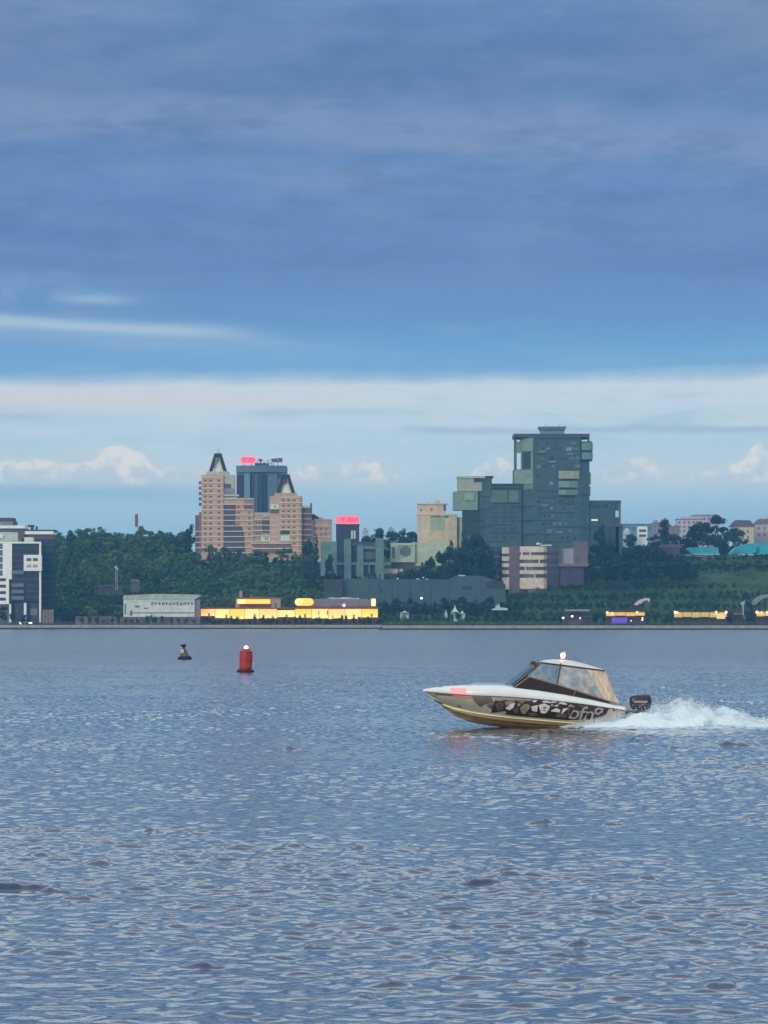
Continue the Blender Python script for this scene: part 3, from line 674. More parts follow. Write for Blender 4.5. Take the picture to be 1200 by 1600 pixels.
part('wall_panel', b, mat('sage_plaster', (166, 182, 158), 0.9, 0.12, 0.25), (671.5, 694, 806.5, 828), Y=Y - 0.25, d=0.3)
part('side_wall', b, creamg, (714, 724, 808, 890), Y=Y + 3, d=10)
grid(b, 'window', mat('small_dark_window', (110, 98, 88), 0.4, 0.2), [(656.6, 659.4, 795.6, 798.6), (672.6, 675.8, 794, 797.4)], Y + 0.4)
grid(b, 'window', mat('plum_glass', (80, 66, 76), 0.3, 0.2), [(693, 696.4, 789, 798)], Y + 0.4)
grid(b, 'window', mat('brown_gap', (108, 96, 88), 0.4, 0.2), [(694.5, 701, 806, 808.5), (673, 688, 804.9 + 1, 808)], Y - 0.3)

# --- tall grey green residential tower
tg = mat('grey_green_cladding', (66, 92, 98), 0.85, 0.14, 0.16, streak=0.25)
tgb = mat('blue_grey_cladding', (60, 86, 102), 0.85, 0.14, 0.16, streak=0.25)
tgl = mat('pale_sage_cladding', (124, 150, 140), 0.85, 0.1, 0.3, streak=0.2)
tgd = mat('dark_slate_joint', (42, 58, 72), 0.7, 0.15, 0.3)
Y = 2050
b = root('tower_block', 'massive grey green apartment tower with stepped wings, the tallest building on the skyline', 'building', 860, 890, Y)
a0 = P(833, 0, Y).x; a1 = P(907, 0, Y).x; a2 = P(921, 0, Y + 2).x; aL = P(816, 0, Y + 4).x
zt = P(0, 679, Y).z; zb = P(0, 900, Y).z; zm = P(0, 733, Y).z; zc = P(0, 690, Y).z
# body: full footprint below, set back at the two open top corners
MB().prism([(P(803.5, 0, Y).x, Y + 7), (a0, Y), (a1, Y), (a2, Y + 2), (a2, Y + 26), (P(803.5, 0, Y).x, Y + 26)], zb, zm).build('shaft', tg, b)
MB().prism([(aL, Y + 4.1), (a0, Y), (a1, Y), (a1, Y + 26), (aL, Y + 26)], zm, zt).build('upper_shaft', tg, b)
part('corner_wing', b, tgb, (907.2, 921, 691, 734), Y=Y + 1, d=20)
part('roof_slab', b, mat('plum_slate_slab', (70, 84, 98), 0.8, 0.1, 0.3), (803, 921.4, 677.6, 683.4), Y=Y + 0.2, d=27)
part('corner_post', b, mat('plum_grey_post', (92, 100, 110), 0.8, 0.1, 0.4), (803, 807.4, 683.4, 733.6), Y=Y + 6, d=1.4)
part('corner_post', b, tgb, (918.2, 921, 683.4, 691), (907.2, 908.6, 683.4, 691), Y=Y + 1.5, d=1.4)
part('corner_panel', b, tgl, (807.6, 815.8, 690, 708), Y=Y + 5.5, d=0.6)
for q in ((812, 815.8, 683.6, 690), (814, 815.8, 708, 733.6)): part('corner_panel', b, tgl, q, Y=Y + 5.4, d=0.6)
# lighter facet on the left: a turned wall laid on the chamfer
def facet(x0, x1, y0, y1, m, name, proud=0.15):
    f0 = (x0 - 803.5) / 29.5; f1 = (x1 - 803.5) / 29.5
    q0 = Vector((P(x0, 0, Y).x, Y + 7 * (1 - f0))); q1 = Vector((P(x1, 0, Y).x, Y + 7 * (1 - f1)))
    nrm = Vector((q1.y - q0.y, -(q1.x - q0.x))).normalized() * proud
    MB().prism([tuple(q0 + nrm), tuple(q1 + nrm), tuple(q1), tuple(q0)], P(0, y1, Y).z, P(0, y0, Y).z).build(name, m, b)
facet(816.4, 833, 684, 704.6, tgl, 'facet_panel'); facet(803.8, 833, 733.8, 756, tgl, 'facet_panel')
facet(818, 829, 707, 731, tgd, 'loggia'); facet(829.6, 832.6, 706, 733.6, tgl, 'facet_panel')
facet(803.8, 833, 757, 764, mat('mid_sage_cladding', (104, 132, 128), 0.85, 0.1, 0.3), 'facet_panel')
part('penthouse', b, mat('sage_penthouse', (112, 142, 140), 0.8, 0.15, 0.4), (845, 882, 671.6, 677.6), Y=Y + 6, d=12)
MB().slab([(841.6, 666.6), (885.4, 666.2), (883, 671.6), (844.4, 671.6)], Y + 4.6, 14).build('penthouse_roof', mat('slate_green_roof', (84, 110, 116), 0.7, 0.1, 0.3), b)
part('roof_mast', b, darktrim, (852.4, 853, 662, 666.6), (874, 874.5, 663, 666.6), Y=Y + 9, d=0.3)
# right balconies and the pale bay
for (y0, y1) in ((691.5, 703.5), (707, 717.6)):
    cc = P(909, y1, Y - 1); c1 = P(926.5, y0, Y - 1); rad = 3.2
    MB().prism([(cc.x, Y - 1.6), (c1.x - 2.2, Y - 1.6), (c1.x - 0.6, Y - 0.8), (c1.x, Y + 1.2), (c1.x, Y + 9), (cc.x, Y + 9)], cc.z, c1.z).build('balcony', mat('teal_green_balcony', (98, 138, 136), 0.6, 0.2, 0.6), b)
part('balcony_slab', b, tgd, (908, 925.6, 703.8, 706.6), (908, 925.4, 718, 720), (908, 925, 689.6, 691), Y=Y - 0.8, d=9)
part('balcony', b, mat('pale_teal_balcony', (132, 168, 170), 0.6, 0.15, 0.6), (921.2, 923.4, 738, 756), (921.2, 922.8, 760, 774), Y=Y + 3, d=8)
bayx = (873, 905)
for i, (y0, y1, m) in enumerate(((735.5, 748, mat('pale_olive_bay', (150, 164, 142), 0.8, 0.15, 0.4)), (751.5, 762, tgl), (765, 773.5, tgl))):
    curved(bayx[0], bayx[1] if i == 0 else 903, y0, y1, Y - 0.6, 1.4, 0.6, m if i == 0 else mat('mid_sage_cladding', (104, 132, 128)), 'bay', b)
    part('bay_side', b, m, (bayx[0], bayx[0] + (16 if i == 0 else 20 - 4 * i), y0 + 0.6, y1 - 0.4), Y=Y - 2.1, d=1.2)
part('bay_strip', b, tgd, (874, 903, 733, 735), (877, 902, 748.6, 751), (878, 902, 762.4, 764.6), (877, 901, 774.2, 776.4), Y=Y - 0.9, d=1)  # dark slate strips above, between and below the bays
jn = MB()
for (x0, x1, y) in ((836, 905, 684), (836, 846, 709), (843, 870, 766.5), (841, 866, 776.5), (806, 838, 790), (842, 900, 800), (808, 870, 812), (860, 918, 823), (812, 866, 834), (850, 917, 846), (812, 860, 853), (880, 900, 786.5), (889, 919, 772), (830, 905, 866)):
    jn.px(x0, x1, y, y + 1.7, Y - 0.2, 0.25)
jn.build('dark_joints', tgd, b)  # dark slate lines across the front
rw_ = random.Random(4)
wtones = [mat('dim_green_window', (52, 74, 86), 0.25, 0.3, 0.6), mat('grey_green_window', (92, 118, 124), 0.3, 0.3, 0.6), mat('pale_blind_window', (128, 146, 146), 0.5, 0.25, 0.8), mat('dark_window', (38, 54, 68), 0.2, 0.3, 0.6)]
for yy in (690, 699, 714, 726, 742, 753, 781, 792, 804, 816, 827, 838, 857):
    xx = 836.5 + rw_.uniform(0, 3)
    while xx < 902:
        w_ = rw_.choice((3.2, 4.6, 6.4, 8.2)); h_ = rw_.choice((4.2, 5.4))
        if not (870 < xx + w_ and xx < 906 and 732 < yy < 778) and rw_.random() < 0.72:
            grid(b, 'window', wtones[rw_.choices((0, 1, 2, 3), (5, 3, 1, 4))[0]], [(xx, xx + w_, yy, yy + h_)], Y)
        xx += w_ + rw_.choice((2.0, 4.0, 7.5))
for (xx, yy) in ((842, 704), (858, 720), (886, 708), (846, 788), (868, 830)):
    part('balcony', b, mat('mid_sage_cladding', (104, 132, 128), 0.85, 0.1, 0.3), (xx, xx + 11, yy, yy + 3.2), Y=Y - 0.9, d=0.9)
# west wing
yw = Y + 2
part('wing', b, tg, (757, 815, 757, 900), Y=yw, d=20)
part('wing', b, tg, (745, 757, 766, 798), Y=yw + 0.3, d=18)
part('wing', b, tgb, (724, 757.2, 797, 900), Y=yw + 0.6, d=18)
part('wing', b, tgd, (722.6, 750, 797.5, 835), Y=yw + 0.2, d=10)
part('upper_room', b, mat('sage_cream_cladding', (158, 172, 156), 0.85, 0.1, 0.3, streak=0.2), (715, 753, 747, 767.4), Y=yw - 1, d=14)
part('upper_room', b, tgl, (708, 746.5, 768, 797), Y=yw - 1.6, d=14)
part('glazed_bay', b, mat('pale_green_bay', (134, 166, 154), 0.5, 0.15, 0.6), (726, 741, 771, 781.5), Y=yw - 2.4, d=0.9)
part('roof_slab', b, mat('pale_slab', (172, 182, 174), 0.8, 0.1, 0.4), (714, 758, 744, 747), Y=yw - 1.8, d=16)
part('roof_slab', b, darktrim, (757.4, 771, 743.6, 746.6), Y=yw - 1, d=12)
part('stair_tower', b, tg, (753.2, 768.5, 746.8, 775), Y=yw - 0.6, d=10)
part('loggia', b, tgd, (740.6, 752.8, 745.6, 753), Y=yw - 1.3, d=0.4)
part('roof_slab', b, tgd, (766, 817, 755.6, 758.4), (770, 813, 761.6, 763.6), Y=yw - 0.8, d=2)
part('bay', b, mat('mid_grey_green', (92, 116, 116), 0.85, 0.12, 0.3), (767, 793, 766, 785), Y=yw - 0.4, d=0.5)
part('bay', b, mat('sage_grey', (98, 118, 112), 0.85, 0.12, 0.3), (795, 811, 766, 785), Y=yw - 0.5, d=0.6)
jn = MB()
for (x0, x1, y) in ((768, 812, 785.5), (748, 768, 794), (762, 806, 807), (760, 800, 819), (762, 812, 832), (748, 770, 822), (730, 758, 812), (752, 790, 845), (728, 750, 845)):
    jn.px(x0, x1, y, y + 1.6, yw - 0.25, 0.3)
jn.build('dark_joints', tgd, b)  # dark slate lines across the west wing
grid(b, 'window', mat('dim_green_window', (62, 84, 92)), [(x, x + 8, y, y + 4.6) for y in (790, 799, 811, 824, 837) for x in (770, 784, 797)], yw)
# east wing
part('wing', b, tgb, (921.6, 961.6, 783.5, 900), Y=Y + 3, d=16)
part('wing_roof', b, mat('plum_slate_slab', (70, 84, 98)), (921.6, 970.4, 781.8, 785.4), Y=Y + 2.6, d=14)
part('wing_post', b, mat('plum_grey_post', (92, 100, 110)), (967, 970, 785.4, 820), Y=Y + 3, d=1.5)
part('wing', b, tgb, (961.8, 967, 808, 890), (961.8, 972.5, 820, 890), (961.8, 967, 785.6, 798), Y=Y + 3.4, d=1.4)
part('wing_ledge', b, mat('plum_slate_slab', (70, 84, 98)), (923, 974, 819, 823), Y=Y + 2.2, d=6)
part('loggia', b, tgd, (924, 938, 789, 794), (941, 950, 788, 793), Y=Y + 2.9, d=0.2)
part('lit_window', b, mat('lit_window', (220, 220, 180), 0.4, 0, emit=(0.9, 0.9, 0.62), es=0.6), (924, 934, 811.4, 813.6), Y=Y + 2.8, d=0.2)

# --- banded rounded building below the tower
band_l = mat('pale_cream_band', (208, 200, 184), 0.85, 0.16, 0.4)  # pale cream shared by bands, piers and mullions
band_d = mat('dark_mauve_glass', (66, 62, 84), 0.35, 0.25, 0.4)
mvb = mat('mauve_brown_brick', (108, 98, 106), 0.9, 0.14, 0.3)
Y = 1985
b = root('apartment_building', 'low mauve brick building with a round cream banded corner below the grey tower', 'building', 840, 920, Y)
part('wall', b, mvb, (794.5, 813, 853.5, 935), Y=Y + 1.2, d=14)
def arc(x0, x1, y0, y1, lift, m, name, par, A=811.6, B=873.4, bulge=3.6, Yc=None, n=12):
    """a stretch of the round corner's own curve, standing lift metres proud of it"""
    Yc = Y + 0.8 if Yc is None else Yc
    f = lambda px: Yc - bulge * (1 - (2 * (px - A) / (B - A) - 1) ** 2) - lift
    xs_ = [x0 + (x1 - x0) * k / n for k in range(n + 1)]
    pts = [(P(q, 0, Yc).x, f(q)) for q in xs_] + [(P(q, 0, Yc).x, f(q) + lift + 0.3) for q in reversed(xs_)]
    return MB().prism(pts, P(0, y1, Yc).z, P(0, y0, Yc).z).build(name, m, par)
curved(811.6, 873.4, 853.5, 928, Y + 0.8, 3.6, 14, band_d, 'round_corner', b, 14)
for (y0, y1) in ((854, 863), (867.5, 874.5), (880, 885.5), (891, 897), (903, 920)):
    arc(812, 849, y0, y1, 0.3, band_l, 'cream_band', b)
    arc(849.1, 854, y0 + .3, y1 - .3, 0.28, mat('dusky_cream_band', (168, 150, 138), 0.85, 0.16, 0.4), 'cream_band', b, n=3)
for (y0, y1) in ((854.5, 863), (867, 873.5), (880.5, 884.6), (892, 895)):
    arc(854.2, 873, y0, y1, 0.22, mat('slate_mauve_band', (84, 86, 108), 0.6, 0.2, 0.4), 'dark_band', b)
for (x0, x1, y0) in ((814, 816.4, 863), (827, 829, 863), (841, 843, 874.6), (820, 822, 885.6), (834, 836, 897.2)):
    arc(x0, x1, y0, y0 + 6, 0.12, band_l, 'mullion', b, n=2)
for (y0, y1) in ((855, 865), (869.5, 876.5), (880, 886), (891, 897), (902, 921)):
    part('cream_pier', b, band_l, (784.4, 795.5, y0, y1), Y=Y + 0.6, d=8)
part('pier_wall', b, mat('plum_wall', (84, 68, 80), 0.8, 0.2, 0.4), (785, 794.4, 855.2, 922), Y=Y + 1.0, d=7)
curved(762, 784.4, 855, 915, Y + 4, 2.0, 9, dkglass2, 'glass_wing', b, 8)
for k in range(5): curved(761.6, 784.6, 857 + k * 10.5, 861 + k * 10.5, Y + 3.6, 2.2, 6, mat('slate_teal_band', (66, 86, 104), 0.7, 0.15, 0.4), 'floor_edge', b, 8)
part('roof_cap', b, mat('plum_roof_cap', (80, 70, 80), 0.8, 0.1), (820, 845, 851.4, 853.4), Y=Y + 2, d=6)
part('roof_edge', b, palegreen, (844, 862, 851, 852.8), Y=Y + 1, d=5)
part('east_block', b, mvb, (896, 918.5, 845.5, 900), Y=Y + 6, d=12)
part('pale_wall', b, mat('pale_mauve_grey', (146, 150, 162), 0.85, 0.12, 0.4), (873.4, 896, 857, 880.4), Y=Y + 6, d=10)
part('terrace_slab', b, mat('rose_slab', (122, 108, 120), 0.85, 0.1, 0.4), (852, 920, 880.5, 885), Y=Y + 0.6, d=10)
part('ground_floor', b, mat('indigo_ground_floor', (58, 58, 86), 0.6, 0.25, 0.3), (853, 912, 885.4, 915), Y=Y + 2.4, d=10)
part('garden_wall', b, mat('olive_grey_wall', (96, 98, 98), 0.9, 0.2, 0.3), (906, 938, 884, 900), Y=Y + 8, d=2)
dsh = P(840.5, 848.5, Y + 4)
MB().ball((dsh.x, dsh.y, dsh.z - 0.6), 0.95, 10, 6).tube([(dsh.x, dsh.y, dsh.z - 2.6), (dsh.x, dsh.y, dsh.z - 1.2)], 0.15, 5).tube([(dsh.x, dsh.y, dsh.z - 0.6), (dsh.x + 2.2, dsh.y, dsh.z - 0.3)], 0.18, 5).build('roof_lamp', mat('white_globe', (226, 234, 234), 0.5, 0), b)
part('gatehouse', b, mat('cream_pink_wall', (176, 160, 152), 0.9, 0.1), (749, 760, 902, 914), Y=Y + 2, d=6)

# --- far right: small distant buildings
Y = 2500
b = root('white_tower', 'small white tower with two dark window rows right of the grey tower', 'building', 1004, 850, Y)
part('wall', b, white, (996.5, 1011.5, 822.6, 856), Y=Y, d=9)
grid(b, 'window', mat('tower_window', (84, 100, 118), 0.3, 0.2), [(998.6, 1009.6, 827, 831.4), (998.6, 1009.6, 834.8, 838.8)], Y)
Y = 2480
b = root('domed_hut', 'pale domed little building tucked beside the grey tower', 'building', 979, 850, Y)
q = P(979.5, 833, Y)
MB().lathe((q.x, q.y, q.z - 12), [(3, 0), (3, 10.5), (2.9, 12.5), (2.3, 14.2), (1.3, 15.4), (0.1, 16)], 14).build('wall', mat('pale_grey_dome', (178, 198, 206), 0.7, 0.1), b, smooth=True)
MB().lathe((q.x, q.y, q.z - 1.6), [(3.12, 0), (3.12, 0.5)], 14).build('cornice', greypanel, b)
Y = 2900
b = root('glass_hall', 'long blue glass building far away behind the small white tower', 'building', 1000, 850, Y)
part('wall', b, mat('far_blue_glass', (96, 142, 172), 0.4, 0.15, 0.1), (970, 1020, 819.5, 852), Y=Y, d=20)
part('roof_edge', b, greypanel, (969, 1021, 818.4, 820), Y=Y - 0.5, d=20)
grid(b, 'window', mat('far_blue_window', (70, 112, 146), 0.3, 0.1), [(x, x + 5, 823, 830) for x in (972, 980, 988, 1013)], Y)
pinkw = mat('pink_white_render', (188, 184, 196), 0.85, 0.1, 0.2)
far = [('pinkish block with stepped roof rising left of the tall tree clump', 1020, 1046, 818, [(1022, 1028, 813, 818.2), (1034, 1040, 811.5, 818.2)], mat('dusky_pink_render', (150, 140, 158), 0.85, 0.1, 0.2), 2620),
       ('white apartment block with flat roof just left of the tall tree clump', 1058, 1100, 811.5, [(1066, 1096, 807, 812)], pinkw, 2680),
       ('wide pale rooftop block showing just above the tall tree clump', 1082, 1122, 806, [(1086, 1118, 803.4, 806.2)], mat('lilac_white_render', (182, 174, 192), 0.85, 0.1, 0.2), 2750),
       ('grey violet block with two roof boxes behind the small pink blocks', 1040, 1062, 823, [(1045, 1050, 820, 823.2), (1054, 1060, 820.6, 823.2)], mat('grey_violet_render', (128, 124, 148), 0.85, 0.1, 0.2), 2580)]
for lab, x0, x1, y0, tops, m, Y in far:
    b = root('apartment_building', lab, 'building', (x0 + x1) / 2, 850, Y)
    part('wall', b, m, (x0, x1, y0, 858), Y=Y, d=14)
    part('roof_box', b, m, *tops, Y=Y + 2, d=8)
    part('roof_edge', b, mat('plum_grey_edge', (112, 104, 122), 0.8, 0.1), (x0 - 0.6, x1 + 0.6, y0 - 0.9, y0 + 0.4), Y=Y - 0.4, d=15)
    grid(b, 'window', mat('distant_window', (104, 106, 128), 0.4, 0.15), [(x, x + 3.6, y, y + 3) for y in (y0 + 3.4, y0 + 10, y0 + 16.6) for x in np.arange(x0 + 2, x1 - 4, 7.4)], Y)
crm = mat('pale_cream_house', (200, 196, 176), 0.9, 0.1, 0.2)
Y = 2380
b = root('house', 'cream house with a dark hipped roof right of the tall tree clump', 'house', 1165, 850, Y)
part('wall', b, crm, (1146, 1178, 822, 862), Y=Y, d=12)
MB().slab([(1140, 823), (1150, 812.5), (1172, 813), (1180, 823)], Y - 0.6, 13).build('roof', mat('plum_tile_roof', (104, 96, 112), 0.9, 0.12, 0.3), b)
grid(b, 'window', mat('house_window', (120, 120, 118), 0.4, 0.15), [(x, x + 3.4, y, y + 4.4) for y in (828, 838) for x in (1151, 1159, 1167)], Y)
Y = 2420
b = root('house', 'pale house with chimneys cut by the right edge of the picture', 'house', 1195, 850, Y)
part('wall', b, mat('pale_rose_house', (186, 178, 182), 0.9, 0.1, 0.2), (1180, 1230, 818, 862), Y=Y, d=14)
rf = MB().slab([(1178, 819), (1186, 811), (1232, 809), (1232, 819)], Y - 0.6, 15).build('roof', mat('dusky_tile_roof', (126, 112, 122), 0.9, 0.12, 0.3), b)
part('chimney', rf, crm, (1188, 1192, 806, 812), (1198.5, 1202, 805, 811), Y=Y + 4, d=2)
grid(b, 'window', mat('house_window', (120, 120, 118)), [(x, x + 3.4, y, y + 4.6) for y in (823, 833) for x in (1184, 1193)], Y)
turq = mat('turquoise_roof', (38, 166, 190), 0.5, 0.14, 0.3, stretch=(3, 1, 1))
greyw = mat('mauve_grey_wall', (142, 140, 154), 0.9, 0.14, 0.3)
for lab, x0, x1, yr, ye, yb, Y in (('low building with a bright turquoise roof partly hidden by trees', 1072, 1124, 855.4, 865.6, 884, 2150), ('long low building with a bright turquoise vaulted roof at the right edge', 1141, 1226, 848.6, 866, 888, 2120)):
    b = root('low_hall', lab, 'building', (x0 + x1) / 2, 885, Y)
    part('wall', b, greyw, (x0 + 2, x1 - 2, ye, yb + 6), Y=Y, d=12)
    a = P(x0, ye, Y - 1); c = P(x1, yr, Y - 1); n = 8
    if x0 > 1100:
        prof = [(x0, ye), (x0 + 4, ye - 6), (x0 + 10, ye - 11), (x0 + 22, yr + 1.6), (x0 + 36, yr), (x1, yr), (x1, ye)]
    else:
        prof = [(x0, ye - 6.5), (x0 + 6, yr), (x1 - 2, yr - 0.3), (x1, ye)]
        prof = [(x0 + 10, ye), (x0, ye - 8)] + prof[1:]
    MB().slab(prof, Y - 1, 15).build('roof', turq, b)
    part('eaves', b, mat('pale_eaves', (176, 190, 200), 0.8, 0.1), (x0 + 11, x1 + 0.5, ye - 0.2, ye + 1.6), Y=Y - 1.3, d=1)
    grid(b, 'window', mat('hall_window', (104, 96, 116), 0.4, 0.2), [(x, x + 2.6, ye + 5, ye + 10) for x in np.arange(x0 + 14, x1 - 6, 6.4)], Y)
    if x0 > 1100: part('roof_hatch', b, mat('teal_hatch', (30, 118, 150), 0.6, 0.1), (1181, 1187, 855, 865), Y=Y - 1.25, d=0.3)
b = root('shed', 'small brown roofed shed in the trees left of the turquoise roof', 'shed', 1050, 868, 2140)
part('wall', b, mat('grey_brown_shed', (98, 98, 104), 0.9, 0.1), (1034, 1062, 856, 880), Y=2140, d=8)
MB().slab([(1030, 856), (1034, 850.6), (1062, 850.6), (1066, 856)], 2139.4, 9).build('roof', mat('brown_roof', (122, 104, 104), 0.9, 0.1), b)
part('door', b, darktrim, (1046, 1050, 864, 880), Y=2139.9, d=0.2)
for lab, x0, x1, y0, Y, rgb in (('far pale block seen over the trees left of the cream building', 566, 576, 827, 2750, (170, 186, 200)), ('far grey block seen in the gap between trees behind the round window building', 606, 616, 825.5, 2800, (150, 172, 190))):
    b = root('apartment_building', lab, 'building', (x0 + x1) / 2, 850, Y)
    part('wall', b, mat('far_block_%d' % x0, rgb, 0.9, 0.1, 0.2), (x0, x1, y0, 850), Y=Y, d=12)
    part('roof_box', b, greypanel, (x0 + 3, x0 + 6, y0 - 2, y0 + 0.2), Y=Y + 2, d=4)
    grid(b, 'window', mat('distant_window', (104, 106, 128)), [(x0 + 1.5, x0 + 3.4, y0 + 3, y0 + 5.6), (x0 + 5.5, x0 + 7.4, y0 + 3, y0 + 5.6)], Y)
# ------------------------------------------------------------------ along the shore
wh = mat('grey_white_sheeting', (206, 218, 216), 0.8, 0.16, 0.25, streak=0.35)
Y = 1850
b = root('warehouse', 'long grey white warehouse with a row of dark lettering, left of the lit pavilions', 'building', 252, 968, Y)
part('wall', b, wh, (193, 304, 936, 974), Y=Y, d=18)
MB().slab([(192, 936.2), (193.5, 930), (250, 928), (311, 929), (312, 932), (305, 936.2)], Y - 0.5, 19).build('roof', mat('worn_grey_roof', (168, 182, 174), 0.9, 0.2, 0.3, streak=0.3), b)
part('base_band', b, mat('grey_base_band', (120, 134, 142), 0.8, 0.2, 0.4), (206, 303, 956.6, 958.4), Y=Y - 0.1, d=0.2)
part('annex', b, mat('mauve_grey_annex', (128, 124, 138), 0.8, 0.2, 0.4), (304.2, 312, 937, 974), Y=Y + 1, d=8)
part('door', b, mat('dark_warehouse_door', (64, 78, 92), 0.6, 0.2), (194.6, 196.6, 943, 960), Y=Y - 0.1, d=0.2)
part('door', b, mat('dark_warehouse_door', (64, 78, 92)), (203.4, 206.4, 954, 962), Y=Y - 0.1, d=0.2)
part('vent', b, mat('dark_warehouse_door', (64, 78, 92)), (211, 218, 946.6, 949), (225, 232, 949.6, 951), Y=Y - 0.1, d=0.2)
part('patch', b, mat('pale_mint_sheet', (190, 210, 206), 0.8, 0.1), (196.8, 215, 938.5, 953), (221, 303, 937, 941), Y=Y - 0.06, d=0.1)
ltr = mat('dark_sign_letter', (62, 74, 84), 0.7, 0)
# worn, unreadable letters: each a small group of strokes
random.seed(5)
STR = [[(0, 1, 0, .2), (.1, .35, 0, 1), (0, 1, .8, 1), (.4, .8, .4, .6)], [(0, .25, .1, 1), (.25, 1, .1, .3), (.7, 1, .3, .9)], [(.35, .65, 0, 1), (0, 1, .3, .55)],
       [(0, .3, 0, 1), (.7, 1, 0, 1), (.3, .7, .4, .6)], [(0, 1, .25, .5), (.35, .65, 0, 1)], [(0, .3, .2, 1), (.3, 1, .2, .4), (.3, 1, .8, 1), (.4, .9, .5, .65)]]
for k in range(12):
    x = 236.2 + k * 5.62
    st = STR[[0, 1, 2, 3, 2, 5, 1, 0, 5, 3, 4, 2][k]]
    part('sign_letter', b, ltr, *[(x + a * 3.9, x + c * 3.9, 940.8 + e * 4.8, 940.8 + f * 4.8) for a, c, e, f in st], Y=Y - 0.16, d=0.2)

yel = mat('lit_amber_window', (255, 190, 60), 0.5, 0, emit=(1.0, 0.50, 0.07), es=1.12)
yel2 = mat('lit_pale_window', (255, 230, 150), 0.5, 0, emit=(1.0, 0.60, 0.13), es=1.15)
org = mat('amber_fascia', (150, 84, 46), 0.7, 0.2, 0.6)
def hot(name, e, s): return mat(name, (255, 220, 170), 0.5, 0, emit=e, es=s)
bulb_w = hot('white_lamp_glow', (1.0, 0.95, 0.9), 6.0); bulb_a = hot('amber_lamp_glow', (1.0, 0.66, 0.28), 5.0)
# -- long lit pavilion
Y = 1858
b = root('pavilion', 'long low waterfront pavilion with a glowing amber glass front', 'building', 450, 970, Y)
part('wall', b, mat('dark_red_brown_wall', (92, 62, 60), 0.8, 0.2, 0.4), (313, 590, 951, 975), Y=Y + 1.0, d=9)
bays = [yel, hot('lit_gold_bay', (1.0, .55, .09), 1.18), hot('lit_deep_amber_bay', (1.0, .47, .06), .95), hot('lit_yellow_bay', (1.0, .58, .11), 1.08)]
xs = [313.5, 336, 359, 382, 405, 433, 461, 487, 513, 539, 565, 590.5]
for i in range(len(xs) - 1):
    lo = [962.5, 965.5, 967, 966.5, 966, 964, 965, 966, 967, 967, 964.5][i]
    top_ = 951 if i not in (5,) else 953
    m_ = bays[(i * 5 + 2) % 4]
    part('lit_window', b, m_, (xs[i] + 0.35, xs[i + 1] - 0.35, top_ + 0.5, lo), Y=Y + 0.6, d=0.3)
    part('lit_window', b, yel2, (xs[i] + 1.5, xs[i + 1] - 1.5, lo - 3.6, lo - 0.6), Y=Y + 0.5, d=0.1)
fr = MB()
for x in xs: fr.px(x - 0.15, x + 0.15, 951, 968, Y + 0.3, 0.3)
fr.build('mullions', mat('amber_mullion', (190, 120, 50), 0.6, 0), b)
part('roof', b, org, (312, 592, 949.4, 951), Y=Y - 0.8, d=11)
for (a, c, e) in ((325, 958, 963), (352, 960, 966), (396, 959.5, 966), (446, 960, 964), (475, 959, 965), (551, 960, 966.6), (579, 959, 964)): part('dark_silhouette', b, mat('deep_amber_silhouette', (120, 70, 30), 0.7, 0, emit=(.5, .2, .03), es=.6), (a, a + 3.4, c, e), Y=Y + 0.45, d=0.1)  # dark silhouettes added to vary the brightness of the glowing front
part('door', b, mat('brown_door', (110, 66, 34), 0.7, 0), (497.6, 499, 953.5, 961), Y=Y + 0.4, d=0.2)
part('door', b, mat('brown_door', (110, 66, 34)), (510.4, 512, 953.5, 961), Y=Y + 0.4, d=0.2)
part('terrace_rail', b, mat('rail_brown', (104, 84, 84), 0.8, 0.2), (313, 590, 969, 970), (345, 346, 966, 974), (420, 421, 966, 974), (520, 521, 966, 974), Y=Y - 3, d=0.15)
# -- upper house on the left
Y = 1872
b = root('pavilion_house', 'pale two storey pavilion with one glowing window band above the long lit front', 'building', 402, 950, Y)
part('wall', b, mat('warm_grey_wall', (166, 150, 140), 0.8, 0.12, 0.3), (368, 438, 935, 975), Y=Y, d=9)
for x0 in (371, 383.8, 396.6, 409.4): part('lit_window', b, yel2 if x0 < 380 else yel, (x0, x0 + 12.6, 936.5, 943.4), Y=Y - 0.3, d=0.3)
part('red_band', b, mat('dark_red_band', (110, 60, 62), 0.8, 0.2), (374, 424, 943.6, 949), Y=Y - 0.2, d=0.25)
part('roof', b, org, (367, 439, 933.4, 935), Y=Y - 0.6, d=10)
part('chimney', b, mat('warm_grey_wall', (166, 150, 140)), (374, 378.4, 923.6, 933.4), Y=Y + 2, d=1.6)
part('chimney', b, org, (392, 394.4, 929, 933.4), Y=Y + 3, d=1)
part('window', b, mat('grey_plum_window', (100, 92, 104), 0.4, 0.2), (429, 432.6, 942, 949), Y=Y - 0.15, d=0.2)
# -- upper house on the right with rounded roof
b = root('pavilion_house', 'grey roofed pavilion with a lit amber left end above the long lit front', 'building', 525, 950, Y)
part('wall', b, mat('mauve_brown_wall', (104, 76, 80), 0.8, 0.2), (462, 586, 944.5, 975), Y=Y + 0.4, d=9)
MB().slab([(487, 947.4), (487, 936.4), (513, 935.2), (584, 936), (588, 938.5), (588, 946), (584, 947.4)], Y - 0.4, 10).build('roof', mat('grey_lilac_roof', (124, 120, 132), 0.7, 0.14, 0.4), b)
MB().slab([(512, 935.4), (515, 933.6), (530, 934.2), (537, 933), (545, 933.6), (556, 934.8), (560, 934), (562, 936)], Y - 0.5, 8).build('awning', mat('pale_awning', (196, 204, 216), 0.7, 0.1), b)
MB().slab(capsule(460.6, 490, 934.8, 946.4), Y - 0.6, 8).build('lit_bay', yel, b)
part('lit_window', b, yel2, (462, 473, 936.6, 944.6), Y=Y - 0.7, d=0.1)
